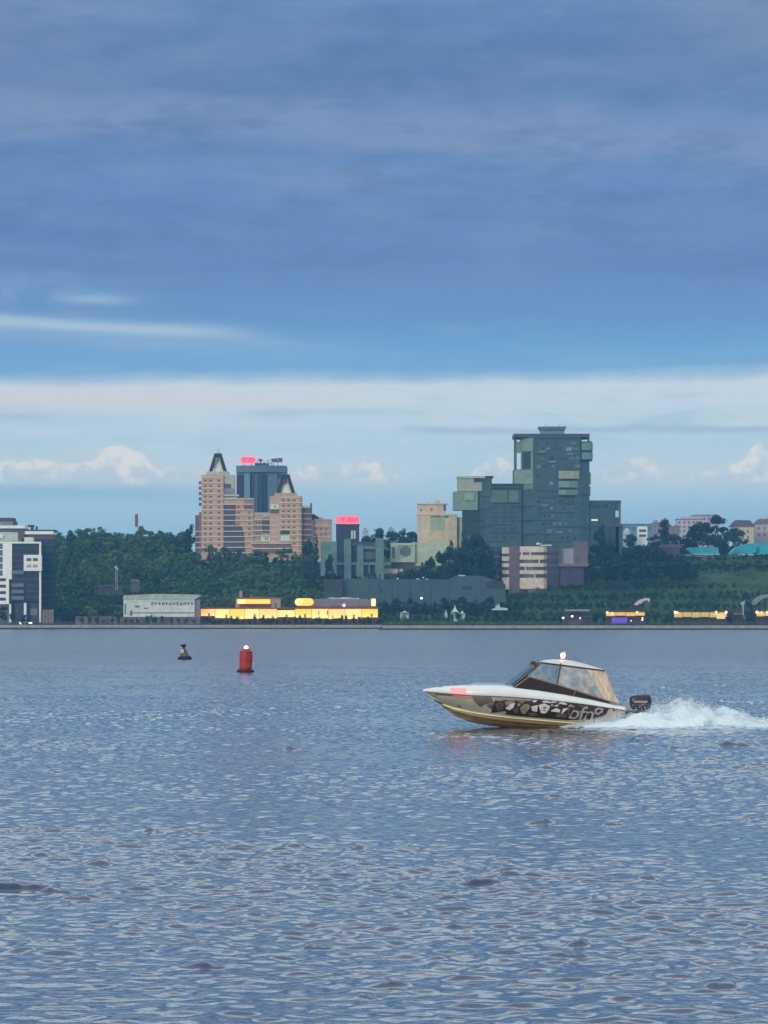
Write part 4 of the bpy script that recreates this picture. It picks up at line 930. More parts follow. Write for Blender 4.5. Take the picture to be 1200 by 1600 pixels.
MB().slab(capsule(580.6, 586.4, 935.6, 946.8), Y - 0.7, 6).build('lit_bay', hot('pale_amber_end', (1.0, 0.78, 0.42), 1.2), b)
part('lit_window', b, hot('pale_amber_end', (1, .8, .4), 1.2), (511.4, 514.6, 941.4, 948), Y=Y + 0.2, d=0.2)
q = P(537.4, 946, Y); MB().ball((q.x, q.y - 1, q.z), 0.85, 10, 6).build('wall_lamp', hot('white_wall_lamp', (1.0, 0.86, 0.88), 1.6), b)
part('valance', b, mat('rust_band', (136, 74, 48), 0.8, 0.2), (462, 586, 947.6, 949.3), Y=Y - 0.3, d=1)
# -- retaining wall
Y = 1920
b = root('retaining_wall', 'long grey green concrete retaining wall below the round window building', 'retaining wall', 660, 938, Y)
rw = mat('grey_green_retaining', (68, 92, 96), 0.9, 0.14, 0.15, streak=0.3)
MB().slab([(534, 904), (700, 905.5), (712, 899.4), (752, 899.6), (790, 913), (790, 958), (534, 958)], Y, 6).build('wall', rw, b)
part('pilaster', b, mat('slate_pilaster', (58, 78, 82), 0.9, 0.15), *[(x, x + 1.6, 906, 944) for x in (592, 612, 640, 672, 700)], Y=Y - 0.3, d=0.4)
part('opening', b, mat('dark_opening', (54, 56, 66), 0.8, 0.2), (722, 738, 916, 921.4), Y=Y - 0.1, d=0.3)
part('niche', b, mat('dark_opening', (54, 56, 66)), (592.6, 598, 920, 926), (760.4, 787, 908, 920), Y=Y - 0.1, d=0.3)
part('coping', b, palegreen, (716, 727, 898.6, 900.2), (650, 655, 904, 905.4), (665, 669, 904.2, 905.6), Y=Y - 0.2, d=1)
b = root('terrace_wall', 'dark earthy stone terrace wall left of the grey retaining wall', 'retaining wall', 520, 925, 1915)
part('wall', b, mat('dark_earth_wall', (62, 72, 72), 0.95, 0.25, 0.2), (506, 534.5, 907, 955), Y=1915, d=5)
part('coping', b, mat('dark_earth_coping', (72, 84, 84), 0.9, 0.2), (505.6, 534.5, 905.8, 907.2), Y=1914.7, d=5.5)
b = root('ruined_wall', 'weathered stone wall among the trees under the lattice mast', 'wall', 172, 920, 1925)
part('wall', b, mat('pinkish_stone', (92, 98, 104), 0.95, 0.2, 0.4), (153, 190, 915.5, 930), Y=1925, d=3)
part('coping', b, mat('pale_stone_cap', (132, 128, 128), 0.9, 0.15), (152, 176, 913.8, 915.6), Y=1924.7, d=3.6)
b = root('stone_hut', 'small stone hut among the trees above the white warehouse', 'hut', 212, 912, 1935)
part('wall', b, mat('pinkish_stone', (92, 98, 104)), (204, 218, 909, 925), Y=1935, d=4)
MB().slab([(202.6, 909), (206, 905), (214, 905), (219.4, 909)], 1934.5, 5).build('roof', mat('grey_stone_roof', (120, 118, 122), 0.9, 0.1), b)

# -- slim masts
b = root('chimney_mast', 'slim red and white mast rising over the wooded hill', 'mast', 213, 840, 2420)
q = P(213.2, 845, 2420)
def zrow(y, Yq): return P(0, y, Yq).z
MB().tube([(q.x, q.y, q.z - 12), (q.x, q.y, zrow(823, 2420))], 0.75, 8).build('mast_shaft', mat('pale_mast', (206, 218, 226), 0.7, 0.05), b)
MB().lathe((q.x, q.y, 0), [(0.9, zrow(823, 2420)), (1.15, zrow(821.5, 2420)), (1.25, zrow(806, 2420)), (0.9, zrow(803.6, 2420)), (0.2, zrow(802.6, 2420))], 10).build('mast_head', mat('dull_red_mast', (150, 76, 92), 0.7, 0.08), b)
b = root('lattice_mast', 'pale lattice mast with antenna drums standing over the stone wall', 'mast', 182, 918, 1924)
q = P(182, 920, 1924); lt = MB()
zt_, zb_ = zrow(885, 1924), zrow(922, 1924)
for (sx, sy) in ((-1, -1), (1, -1), (1, 1), (-1, 1)):
    lt.tube([(q.x + sx * 0.75, q.y + sy * 0.75, zb_), (q.x + sx * 0.35, q.y + sy * 0.35, zt_)], 0.11, 5)
for k in range(8):
    z0 = zb_ + (zt_ - zb_) * k / 8; z1 = zb_ + (zt_ - zb_) * (k + 1) / 8; w0 = 0.75 - 0.4 * k / 8; w1 = 0.75 - 0.4 * (k + 1) / 8
    lt.tube([(q.x - w0, q.y - w0, z0), (q.x + w1, q.y - w1, z1)], 0.07, 4); lt.tube([(q.x + w0, q.y - w0, z0), (q.x - w1, q.y - w1, z1)], 0.07, 4)
lt.build('lattice', mat('pale_steel_lattice', (178, 186, 192), 0.6, 0.05), b)
for (dx, dz) in ((-0.5, -0.6), (0.6, -1.6)):
    MB().tube([(q.x + dx, q.y - 1.2, zt_ + dz), (q.x + dx, q.y - 0.4, zt_ + dz)], 0.55, 10).build('antenna_drum', mat('white_drum', (222, 228, 230), 0.6, 0.03), b)
MB().tube([(q.x, q.y, zt_), (q.x, q.y, zt_ + 1.6)], 0.08, 5).build('antenna_rod', mat('pale_steel_lattice', (178, 186, 192)), b)

# -- street lamps: post, arm, globe
def lamp(px, py, Yq, label, m, r=0.4, group=None):
    q = P(px, py, Yq); g = gz(q.x, Yq)
    b = thing('street_lamp', label, 'street lamp', (q.x, Yq, g), group)
    MB().tube([(q.x, Yq, g - 0.5), (q.x, Yq, q.z - r)], [0.12, 0.07], 6).build('post', darktrim, b)
    MB().ball((q.x, Yq, q.z), r, 10, 6).build('globe', m, b)
    MB().lathe((q.x, Yq, q.z + r * 0.7), [(r * 0.75, 0), (r * 0.5, r * 0.35), (0.04, r * 0.45)], 8).build('cap', darktrim, b)
gl = mat('white_globe', (226, 234, 234))
lamp(621.5, 904, 1914, 'unlit white globe lamp at the left on top of the grey retaining wall', gl, 0.6)
lamp(661.5, 902.6, 1914, 'unlit white globe lamp above the middle of the grey retaining wall', gl, 0.6)
lamp(658.6, 934.6, 1880, 'lit white lamp in front of the grey retaining wall', hot('lit_globe', (1, .98, .95), 1.8), 0.75)
for px, py, lab in ((880, 965.4, 'lit white lamp at the left of the dim kiosk terrace'), (894, 963, 'brighter lit lamp in the middle of the dim kiosk terrace'), (906.4, 965.8, 'dim lit lamp at the right of the dim kiosk terrace')):
    lamp(px, py, 1668, lab, hot('lit_globe', (1, .98, .95), 1.8), 0.62 if px < 905 else 0.4)

# -- tents and canopies
tent_m = mat('pale_mint_canvas', (176, 206, 204), 0.8, 0.08, 0.5)
def tent(px, w, yt, yb, Yq, label, side=True):
    q = P(px, yb, Yq); t = thing('tent', label, 'tent', (q.x, Yq, gz(q.x, Yq)))
    s = Yq / F; hw = w * s / 2; H = (yb - yt) * s; n = 8; z0 = q.z
    v = []; rings = [(1.0, 0.0), (0.62, 0.16), (0.34, 0.42), (0.15, 0.72), (0.03, 1.0)]
    m = MB()
    v = [(q.x + r * hw * sx, Yq + 3 + r * hw * sy, z0 + h * H) for r, h in rings for (sx, sy) in ((-1, -1), (1, -1), (1, 1), (-1, 1))]
    f = [(i * 4 + k, i * 4 + (k + 1) % 4, i * 4 + 4 + (k + 1) % 4, i * 4 + 4 + k) for i in range(4) for k in range(4)]
    m.add(v, f); m.build('canopy', tent_m, t)
    pp = MB(); 
    for (sx, sy) in ((-1, -1), (1, -1), (1, 1), (-1, 1)):
        MB().tube([(q.x + sx * hw * 0.96, Yq + 3 + sy * hw * 0.96, gz(q.x, Yq) - 0.3), (q.x + sx * hw * 0.96, Yq + 3 + sy * hw * 0.96, z0)], 0.06, 5).build('pole', white, t)
    if side: MB().box(q.x - hw * 0.9, q.x + hw * 0.9, Yq + 3 + hw * 0.8, Yq + 3 + hw * 0.86, gz(q.x, Yq), z0).build('back_sheet', tent_m, t)
tent(711, 12, 945, 956, 1868, 'tall pointed mint white tent, left of the low white sail')
tent(722.5, 9, 953.6, 958.4, 1864, 'small low white tent beside the tall pointed tent')
tent(697, 4, 952, 958, 1866, 'tiny pale tent left of the tall pointed tent')
tent(632, 14, 954, 957, 1858, 'flat pale tent left of the other shore tents')
b = root('sail_canopy', 'pale sail canopy with twin peaks right of the pointed tents', 'canopy', 782, 958, 1866)
MB().slab([(768, 952), (774, 949.6), (776, 944.6), (778, 948.6), (779.5, 942.6), (781.6, 949), (792.6, 950), (794, 953.4), (770, 953.4)], 1866, 5).build('canopy', tent_m, b)
part('post', b, darktrim, *[(x, x + 0.6, 953.4, 964) for x in (771, 780, 791)], Y=1867, d=0.3)
b = root('curved_canopy', 'curved white shell canopy rising behind the amber lit kiosk', 'canopy', 1003, 945, 1740)
MB().slab([(991, 945), (995, 940.6), (1001, 936.8), (1008, 934.6), (1015.4, 934.4), (1015.6, 940), (1013.4, 941), (1012, 937.8), (1004, 939.6), (1003, 943), (999, 943.6), (996, 946)], 1740, 5).build('shell', mat('lilac_white_shell', (188, 196, 210), 0.7, 0.1, 0.4), b)
MB().slab([(991, 945), (1000, 944), (1003, 948), (1001, 960), (986, 960), (987, 949)], 1741, 4).build('base', mat('dark_plum_base', (60, 44, 62), 0.8, 0.2), b)
b = root('curved_canopy', 'grey green arched canopy on the slope at the right edge', 'canopy', 1185, 945, 1740)
MB().slab([(1176, 944), (1178, 938), (1184, 932.6), (1192, 929.4), (1202, 928), (1216, 928), (1216, 934), (1200, 934), (1190, 936.4), (1184, 942), (1180, 946)], 1740, 5).build('shell', mat('sage_grey_shell', (126, 142, 140), 0.8, 0.15, 0.4), b)
MB().slab([(1198, 934.2), (1216, 934.2), (1216, 962), (1198, 962)], 1741, 4).build('base', mat('sage_grey_base', (84, 96, 96), 0.8, 0.2), b)
b = root('sculpture', 'pale twisted sculpture on a thin stem near the right edge', 'sculpture', 1160, 955, 1720)
MB().slab([(1156, 941.6), (1160, 940.4), (1164.6, 938), (1163.4, 943), (1161.8, 948), (1162.4, 962), (1160.6, 962), (1160.2, 948), (1158.6, 945)], 1720, 1.2).build('figure', mat('pale_sculpture', (164, 172, 176), 0.7, 0.1), b)
MB().box(P(1158, 0, 1719).x, P(1165, 0, 1719).x, 1719, 1722, 2, zrow(961, 1719)).build('plinth', mat('sage_grey_base', (84, 96, 96)), b)
# -- kiosks on the right quay
dkw = mat('dark_kiosk', (58, 60, 68), 0.8, 0.25, 0.4)
amb = mat('amber_lit_panel', (214, 160, 70), 0.6, 0.3, 0.8, emit=(0.72, 0.38, 0.075), es=0.75)
amb2 = mat('olive_amber_panel', (190, 160, 80), 0.6, 0.3, 0.8, emit=(0.46, 0.34, 0.10), es=0.7)
def kiosk(label, x0, x1, yt, yb, Yq, m, lamps, extra=()):
    b = root('kiosk', label, 'kiosk', (x0 + x1) / 2, 974, Yq)
    part('wall', b, dkw, (x0, x1, yb, 977), Y=Yq + 2.2, d=5)
    MB().slab([(x0 - 1.5, yt + 1), (x0 + 4, yt - 0.2), (x0 * .4 + x1 * .6, yt + 1.4), (x1 - 4, yt - 0.6), (x1 + 1, yt + 1), (x1 + 1, yt + 2), (x0 - 1.5, yt + 2)], Yq - 0.4, 8).build('roof', mat('dark_kiosk_roof', (76, 64, 66), 0.8, 0.2), b)
    n = max(2, int((x1 - x0) / 13)); w = (x1 - x0) / n
    for k in range(n): part('lit_panel', b, m, (x0 + k * w + 0.4, x0 + (k + 1) * w - 0.4, yt + 2.1, yb - (0.8 if k % 2 else 0)), Y=Yq, d=0.4)
    for k in range(n + 1): part('post', b, dkw, (x0 + k * w - 0.3, x0 + k * w + 0.3, yt + 2, 977), Y=Yq - 0.1, d=0.4)
    for lx_, ly_, mm, r in lamps:
        q = P(lx_, ly_, Yq - 0.8); MB().ball((q.x, q.y, q.z), r, 8, 5).build('lamp', mm, b)
    for nm, m2, bxs in extra: part(nm, b, m2, *bxs, Y=Yq - 0.3, d=0.3)
ba = hot('amber_point', (1.0, 0.74, 0.42), 2.2); bw = hot('white_point', (1, .95, .92), 2.0)
kiosk('amber lit kiosk with a violet counter below the curved white canopy', 947, 1008, 954.4, 962.6, 1664, amb, [(948.8, 957.2, ba, 0.62), (956.6, 958.6, ba, 0.5), (995.4, 957.2, ba, 0.68), (1003.6, 968.6, bw, 0.45), (1004, 965.6, bw, 0.38), (986, 970, bw, 0.3)],
      [('violet_counter', mat('violet_lit_counter', (80, 60, 190), 0.6, 0.2, 0.8, emit=(0.10, 0.055, 0.42), es=0.8), [(956, 980, 965, 974)])])
kiosk('wide olive amber lit kiosk between the curved canopy and the right edge', 1053, 1136, 954.4, 964.6, 1664, amb2, [(1055, 956.6, ba, 0.7), (1058.6, 957, ba, 0.45), (1119, 956.8, ba, 0.6), (1134.6, 956.6, ba, 0.65)],
      [('pale_panel', mat('pale_amber_panel', (210, 190, 120), 0.6, 0.2, 0.8, emit=(0.7, 0.52, 0.2), es=0.7), [(1120, 1133, 959, 967)])])
kiosk('amber lit kiosk cut off by the right edge', 1182, 1222, 954, 963, 1664, amb, [(1183, 956.6, bw, 0.75), (1190, 957, ba, 0.5), (1198.6, 957, ba, 0.6)])
kiosk('small dim olive kiosk right of the wide amber one', 1146, 1160, 955, 961, 1668, mat('dim_olive_panel', (120, 112, 80), 0.7, 0.2, 0.8), [])
b = root('terrace_shelter', 'dark flat roofed terrace shelter left of the amber lit kiosk', 'shelter', 900, 974, 1672)
part('roof', b, mat('grey_white_roof', (146, 160, 160), 0.8, 0.2), (884, 921, 952.4, 954.6), Y=1671, d=9)
part('wall', b, dkw, (880, 926, 958, 977), Y=1677, d=4)
part('rail', b, mat('grey_rail', (96, 104, 112), 0.8, 0.2), (878, 926, 962.4, 963.2), (878, 926, 969, 969.8), Y=1671, d=0.2)
for x in (885, 897, 909, 920): part('post', b, dkw, (x, x + 0.7, 954.6, 977), Y=1671.4, d=0.3)
part('counter', b, mat('wine_counter', (92, 66, 80), 0.8, 0.2), (890, 910, 967, 976), Y=1671.2, d=1)
# -- low walls and railings behind the quays
def railing(label, x0, x1, yt, yb, Yq, step, m):
    b = root('railing', label, 'railing', (x0 + x1) / 2, yb, Yq)
    part('rail', b, m, (x0, x1, yt, yt + 0.6), (x0, x1, (yt + yb) / 2, (yt + yb) / 2 + 0.4), Y=Yq, d=0.12)
    grid(b, 'post', m, [(x, x + 0.5, yt, yb) for x in np.arange(x0, x1, step)], Yq, 0.02)
gm = mat('grey_railing', (92, 102, 110), 0.7, 0.1)
railing('thin grey railing along the left promenade by the white warehouse', -60, 330, 971.6, 976.6, 1823, 11, gm)
railing('thin grey railing on the right quay before the kiosks', 600, 1260, 971.8, 977.2, 1647, 12, gm)
b = root('garden_wall', 'low pinkish garden wall behind the row of small dark trees', 'wall', 210, 970, 1838)
part('wall', b, mat('pinkish_garden_wall', (104, 98, 102), 0.9, 0.4, 0.25), (118, 312, 964.5, 976), Y=1843, d=1)
part('coping', b, mat('grey_pink_coping', (142, 132, 134), 0.9, 0.1), (118, 312, 963.6, 964.5), Y=1842.8, d=1.4)
b = root('wooden_hoarding', 'pale brown hoarding at the foot of the dark glazed block', 'hoarding', 75, 968, 1846)
for x in (66.4, 71, 75.6, 80): part('panel', b, mat('pale_brown_board', (134, 122, 112), 0.9, 0.2, 0.5), (x, x + 3.6, 953, 974), Y=1846, d=0.3)
part('rail', b, mat('brown_rail', (104, 92, 86), 0.9, 0.1), (66, 84, 952, 953), Y=1846, d=0.4)
# -- two parked cars with shining lamps by the left block
def car(px, Yq, label, rgb, lm):
    q = P(px, 974, Yq); g = 2.62
    c = thing('parked_car', label, 'car', (q.x, Yq, g))
    s = 1
    def prof(pts, y0, y1): 
        m = MB(); n = len(pts); v = [(q.x + a, Yq + y0, g + z) for a, z in pts] + [(q.x + a, Yq + y1, g + z) for a, z in pts]
        return m.add(v, [tuple(range(n)), tuple(range(n, 2 * n))[::-1]] + [(i, n + i, n + (i + 1) % n, (i + 1) % n) for i in range(n)])
    prof([(-2.1, .35), (-2.1, .75), (-1.2, .9), (1.5, .92), (2.1, .8), (2.15, .35)], 0, 1.7).build('body', mat('car_paint_%d' % px, rgb, 0.35, 0.05), c)
    prof([(-1.1, .9), (-.5, 1.42), (.9, 1.45), (1.5, .92)], 0.12, 1.58).build('cabin', dkglass, c)
    for a in (-1.3, 1.3):
        for yy in (-0.02, 1.5):
            MB().tube([(q.x + a, Yq + yy, g + .32), (q.x + a, Yq + yy + .22, g + .32)], 0.32, 12).build('wheel', darktrim, c)
    MB().add([(q.x + a, Yq - 0.05, g + z) for a, z in lm], [tuple(range(len(lm)))]).build('headlight', hot('car_light', (1, .97, .92), 1.6), c)
    return c
car(33, 1834, 'dark parked car with a slanting bright lamp, left of the wine red car', (60, 50, 60), [(-1.4, 1.5), (-0.9, 1.6), (0.3, 0.2), (-0.4, 0.1)])
car(48, 1834, 'wine red parked car with a broad white lamp below the white framed block', (92, 44, 56), [(-1.3, 0.55), (0.9, 0.3), (1.0, 1.4), (-1.2, 1.2)])

# ------------------------------------------------------------------ trees
LM = leafmat('forest_leaves', (30, 60, 52), (66, 98, 60), (84, 112, 68), 0.045)
LM2 = leafmat('dark_leaves', (20, 46, 52), (36, 66, 56), (50, 80, 60), 0.07)
LM3 = leafmat('fresh_leaves', (50, 80, 56), (78, 106, 60), (90, 116, 66), 0.06)
LM4 = leafmat('conifer_needles', (26, 46, 46), (38, 60, 52), (46, 68, 54), 0.1)
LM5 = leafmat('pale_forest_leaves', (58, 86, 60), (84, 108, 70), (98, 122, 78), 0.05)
bark = mat('tree_bark', (72, 62, 54), 0.95, 0.25, 1.5)
def crown_geo(rng, blobs, n, size):
    """leaf sprays on and in a set of ellipsoid blobs"""
    blobs = np.array(blobs); vol = (blobs[:, 3] * blobs[:, 4]); pick = rng.choice(len(blobs), n, p=vol / vol.sum())
    d = rng.normal(size=(n, 3)); d /= np.linalg.norm(d, axis=1)[:, None]
    r = rng.uniform(0.55, 1.08, n)[:, None]
    B = blobs[pick]; c = B[:, :3] + d * r * B[:, [3, 3, 4]]
    nr = d + rng.normal(0, 0.22, (n, 3)); nr[:, 2] += 0.12; nr /= np.linalg.norm(nr, axis=1)[:, None]
    a = np.cross(nr, rng.normal(size=(n, 3))); a /= np.linalg.norm(a, axis=1)[:, None]; b_ = np.cross(nr, a)
    s = size * rng.uniform(0.6, 1.25, n)[:, None]; a *= s; b_ *= s * rng.uniform(0.5, 0.9, n)[:, None]
    V = np.stack([c - a, c - b_ * 0.9, c + a, c + b_], 1)
    V += rng.normal(0, size * 0.12, V.shape)
    return V.reshape(-1, 3)
def tree_blobs(rng, kind):
    bl = []
    if kind == 'broad':
        for k in range(15):
            t = rng.uniform(0.30, 0.93); R_ = 0.42 * math.sin(math.pi * min(1, (t - 0.12) / 0.95)) ** 0.7; an = rng.uniform(0, 6.28); q = R_ * rng.uniform(0.25, 0.85)
            bl.append((q * math.cos(an), q * math.sin(an), t, rng.uniform(.11, .19), rng.uniform(.07, .12)))
    elif kind == 'tall':
        for k in range(15):
            t = 0.2 + 0.75 * (k + rng.uniform(0, 1)) / 15; R_ = 0.24 * math.sin(math.pi * min(1, (t - 0.02))) ** 0.6; an = rng.uniform(0, 6.28); q = R_ * rng.uniform(0.2, 0.8)
            bl.append((q * math.cos(an), q * math.sin(an), t, rng.uniform(.08, .13), rng.uniform(.06, .10)))
    elif kind == 'conifer':
        for k in range(22):
            t = 0.1 + 0.88 * k / 22; R_ = 0.24 * (1 - t) + 0.01; an = k * 2.4; q = R_ * 0.7
            bl.append((q * math.cos(an), q * math.sin(an), t, R_ * 0.55 + .012, .035))
    elif kind == 'round':
        for k in range(9):
            an = rng.uniform(0, 6.28); q = rng.uniform(0, .26); bl.append((q * math.cos(an), q * math.sin(an), rng.uniform(.38, .82), rng.uniform(.16, .24), rng.uniform(.12, .2)))
    elif kind == 'bush':
        for k in range(9):
            an = rng.uniform(0, 6.28); q = rng.uniform(0, .5); bl.append((q * math.cos(an), q * math.sin(an), rng.uniform(.2, .7), rng.uniform(.2, .34), rng.uniform(.15, .26)))
    return bl
PROTO = {}
def proto(kind, var, lm):
    key = (kind, var, lm.name)
    if key in PROTO: return PROTO[key]
    rng = np.random.default_rng(100 + var + 17 * len(kind))
    n = {'broad': 900, 'tall': 800, 'conifer': 700, 'round': 320, 'bush': 280}[kind]
    sz = {'broad': 0.045, 'tall': 0.036, 'conifer': 0.03, 'round': 0.07, 'bush': 0.09}[kind]
    bl = tree_blobs(rng, kind); V = crown_geo(rng, bl, n, sz)
    def mesh(nm, V, Fc, m):
        me = bpy.data.meshes.new(nm); me.from_pydata(np.asarray(V).tolist(), [], Fc); me.materials.append(m); me.update(); return me
    cm = mesh('crown', V, np.arange(len(V)).reshape(-1, 4).tolist(), lm)
    t = MB(); hh = {'broad': .62, 'tall': .85, 'conifer': .95, 'round': .6, 'bush': .4}[kind]
    t.tube([(0, 0, -0.06), (0.004, 0, hh * .4), (-0.006, 0.004, hh)], [0.022, 0.017, 0.004], 6)
    for b_ in bl[::3]: t.tube([(0, 0, max(0.08, b_[2] - 0.22)), ((b_[0]) * .5, b_[1] * .5, b_[2] - .07), (b_[0], b_[1], b_[2])], [0.010, 0.006, 0.002], 5)
    PROTO[key] = (cm, mesh('trunk', t.v, t.f, bark)); return PROTO[key]
TR = random.Random(3)
def tree(px, top, Y, w, kind, label, lm=LM2, group=None, cat='tree', base=None, name=None, var=None):
    x = (px - 600) * Y / F; g = gz(x, Y) if base is None else zrow(base, Y)
    h = max(1.5, zrow(top, Y) - g)
    nat = {'broad': 0.84, 'tall': 0.48, 'conifer': 0.42, 'round': 0.8, 'bush': 1.5}[kind] * h
    cm, tm = proto(kind, TR.randrange(4) if var is None else var, lm)
    o = thing(name or {'conifer': 'conifer_tree', 'bush': 'bush', 'round': 'round_tree'}.get(kind, 'tree'), label, cat, (x, Y, g - 0.1), group)
    o.scale = (w * Y / F / nat * h, w * Y / F / nat * h, h * 1.02); o.rotation_euler = (0, 0, TR.uniform(0, 6.28))
    for nm, me in (('crown', cm), ('trunk', tm)):
        c = bpy.data.objects.new(nm, me); COL.objects.link(c); c.parent = o
    return o
# the dark clump below the grey tower
G = 'dark trees clumped below the grey green tower'
for px, top, Y, w in ((672, 872, 1975, 26), (690, 864, 1985, 28), (701, 846, 1990, 30), (716, 836, 1992, 34), (731, 831, 1994, 34), (746, 836, 1988, 32), (757, 850, 1980, 24), (765, 866, 1975, 22), (722, 858, 1970, 40), (742, 862, 1968, 38), (705, 872, 1962, 36), (752, 884, 1955, 30)):
    tree(px, top, Y, w, 'broad' if w > 25 else 'tall', 'dense dark tree in the clump at the foot of the grey green tower', LM2, G)
G = 'trees on the bank below the round window building'
for px, top, w in ((612, 893, 20), (626, 890, 22), (640, 884, 24), (655, 880, 26), (668, 878, 24), (684, 886, 30), (700, 890, 30), (722, 892, 26), (590, 896, 18), (574, 897, 18), (560, 896, 16)):
    tree(px, top, 1938, w, 'broad', 'dark green tree on the bank between the round window building and the retaining wall', LM2, G)
tree(588, 819, 2190, 34, 'broad', 'round dark tree on the skyline right of the red sign', LM2, var=0)
tree(612, 828, 2230, 26, 'broad', 'low dark skyline tree just right of the round dark tree', LM2)
tree(629, 826, 2240, 28, 'broad', 'mid green skyline tree midway between red sign and cream building', LM)
tree(645, 828, 2200, 24, 'broad', 'dark skyline tree touching the left side of the cream building', LM2)
tree(604, 838, 2150, 24, 'broad', 'low dark tree behind the concrete pylons', LM2); tree(571, 838, 2140, 20, 'broad', 'dark tree between the navy block and the round skyline tree', LM2)
tree(634, 840, 2140, 34, 'broad', 'broad dark tree behind the round window building', LM2)
tree(494.5, 835, 2010, 17, 'conifer', 'pointed dark conifer right of the beige complex', LM4)
tree(480, 846, 2005, 26, 'broad', 'broad tree left of the pointed conifer below the beige complex', LM)
tree(326.5, 852, 2085, 10, 'conifer', 'small dark conifer before the west tower of the beige complex', LM4)
tree(297, 820, 2200, 20, 'tall', 'tall dark tree touching the left side of the beige complex', LM2)
tree(340, 860, 2080, 20, 'broad', 'low round tree before the glazed wedge of the beige complex', LM)
tree(516, 856, 2005, 20, 'broad', 'dark tree against the grey green concrete side wall', LM2)
# wood edge right of the grey tower
G = 'dark trees in the belt right of the grey green tower'
for px, top, Y, w in ((930, 852, 2010, 34), (948, 846, 2015, 38), (966, 850, 2010, 36), (985, 852, 2012, 36), (1003, 848, 2014, 36), (1022, 852, 2010, 34), (1040, 856, 2008, 36), (1056, 862, 2006, 32), (1068, 870, 2004, 26), (940, 872, 1990, 40), (970, 874, 1990, 40), (1000, 876, 1990, 40), (1030, 874, 1990, 40), (1056, 878, 1990, 34), (1082, 881, 1992, 22), (922, 874, 1992, 26)):
    tree(px, top, Y, w, 'broad', 'dense dark tree in the belt between the grey tower and the turquoise roofs', LM2, G)
tree(939, 820, 2040, 24, 'tall', 'tall dark tree in front of the low east wing of the grey tower', LM2)
tree(984, 832, 2300, 22, 'broad', 'dark tree between the domed hut and the small white tower', LM2)
tree(1036, 812, 2290, 26, 'tall', 'dark tree before the small pink blocks', LM2)
tree(1024, 834, 2280, 26, 'broad', 'low dark tree right of the small white tower', LM2)
tree(1052, 832, 2270, 24, 'broad', 'bushy tree before the white apartment block', LM)
tree(1076, 822, 2240, 34, 'broad', 'left tree of the tall skyline clump', LM2)
tree(1098, 812, 2245, 38, 'broad', 'second tree from the left in the tall skyline clump, rounded', LM2)
tree(1122, 806, 2250, 40, 'broad', 'tallest broad tree of the skyline clump', LM2)
tree(1146, 822, 2230, 32, 'broad', 'right tree of the tall skyline clump, lighter green', LM)
tree(1106, 834, 2200, 56, 'broad', 'wide dark tree in front of the tall skyline clump', LM2)
tree(1130, 846, 2100, 20, 'tall', 'slim dark tree standing between the two turquoise roofs', LM2)
tree(1131, 834, 2190, 30, 'broad', 'leaning broad tree above the gap between the turquoise roofs', LM)
tree(1158, 836, 2200, 26, 'broad', 'dark tree below the cream house', LM)
tree(1190, 880, 2030, 34, 'broad', 'fresh green tree on the slope below the vaulted turquoise roof', LM3); tree(1184, 872, 2034, 16, 'tall', 'young upright tree before the vaulted turquoise roof', LM)
tree(1160, 884, 2030, 26, 'broad', 'mid green bushy tree left of the fresh green tree on the slope', LM)
tree(1104, 878, 2050, 26, 'broad', 'dark tree under the first turquoise roof', LM2)
# small dark trees in a row along the left promenade
for px, top, w in ((140, 959.4, 11), (151.6, 960, 11), (175, 961, 9), (185.5, 959.6, 12), (206, 962.4, 8), (215, 963, 8), (229.6, 958.6, 12), (240.4, 958, 13), (253, 960.4, 10), (267.6, 962, 8), (128, 961, 9), (291, 962.6, 8), (162, 965, 8), (196, 965.5, 8), (279, 965, 8), (303, 964, 9)):
    tree(px, top, 1834, w, 'bush', 'small dark round tree in the row along the left promenade', LM2, 'small trees along the left promenade', var=TR.randrange(4), name='round_tree')
for px, top, w, lb in ((6, 948, 16, 'bushy dark tree in the picture corner at the foot of the white framed block'), (19, 957, 12, 'small dark tree at the foot of the white framed block'), (37, 958, 10, 'small dark tree beside the parked cars'), (93, 944, 22, 'dark tree at the corner of the dark glazed block'), (110, 950, 26, 'broad dark tree left of the pinkish garden wall')):
    tree(px, top, 1838 if px < 60 else 1852, w, 'broad', lb, LM2)
G = 'shrubs before the lit pavilion'
for k, px in enumerate(range(318, 592, 9)):
    tree(px + TR.uniform(-2, 2), TR.choice([959.5, 961.5, 964, 966.5]), 1836, TR.uniform(9, 16), 'bush', 'dark shrub in the row before the amber lit pavilion', LM2, G, 'shrub')
G = 'trees at the foot of the retaining wall'
for k in range(34):
    px = 597 + k * 6.1 + TR.uniform(-2, 2)
    tree(px, TR.uniform(934, 946) if k % 4 else TR.uniform(928, 936), TR.uniform(1880, 1905), TR.uniform(13, 22), 'broad', 'dark green tree in the planting at the foot of the grey retaining wall', LM2 if k % 3 else LM, G)
G = 'bushes on top of the retaining wall'
for k in range(20):
    px = 540 + k * 9.2 + TR.uniform(-2, 2)
    tree(px, TR.uniform(896, 901), 1932, TR.uniform(12, 18), 'broad', 'dark bushy tree growing just behind the top of the grey retaining wall', LM2, G)
G = 'small trees on the middle promenade'
for k in range(38):
    px = 600 + k * 7.6 + TR.uniform(-2, 2)
    tree(px, TR.uniform(955.5, 964), TR.uniform(1690, 1760), TR.uniform(11, 18), 'bush' if k % 3 else 'round', 'green tree or bush in the planting along the middle promenade', LM if k % 2 else LM3, G)
G = 'shrubs between the kiosks'
for k in range(26):
    px = 880 + k * 13 + TR.uniform(-4, 4)
    tree(px, TR.uniform(956, 966), TR.uniform(1684, 1710), TR.uniform(12, 20), 'bush', 'dark shrub in the planting behind the kiosks on the right quay', LM2, G, 'shrub')
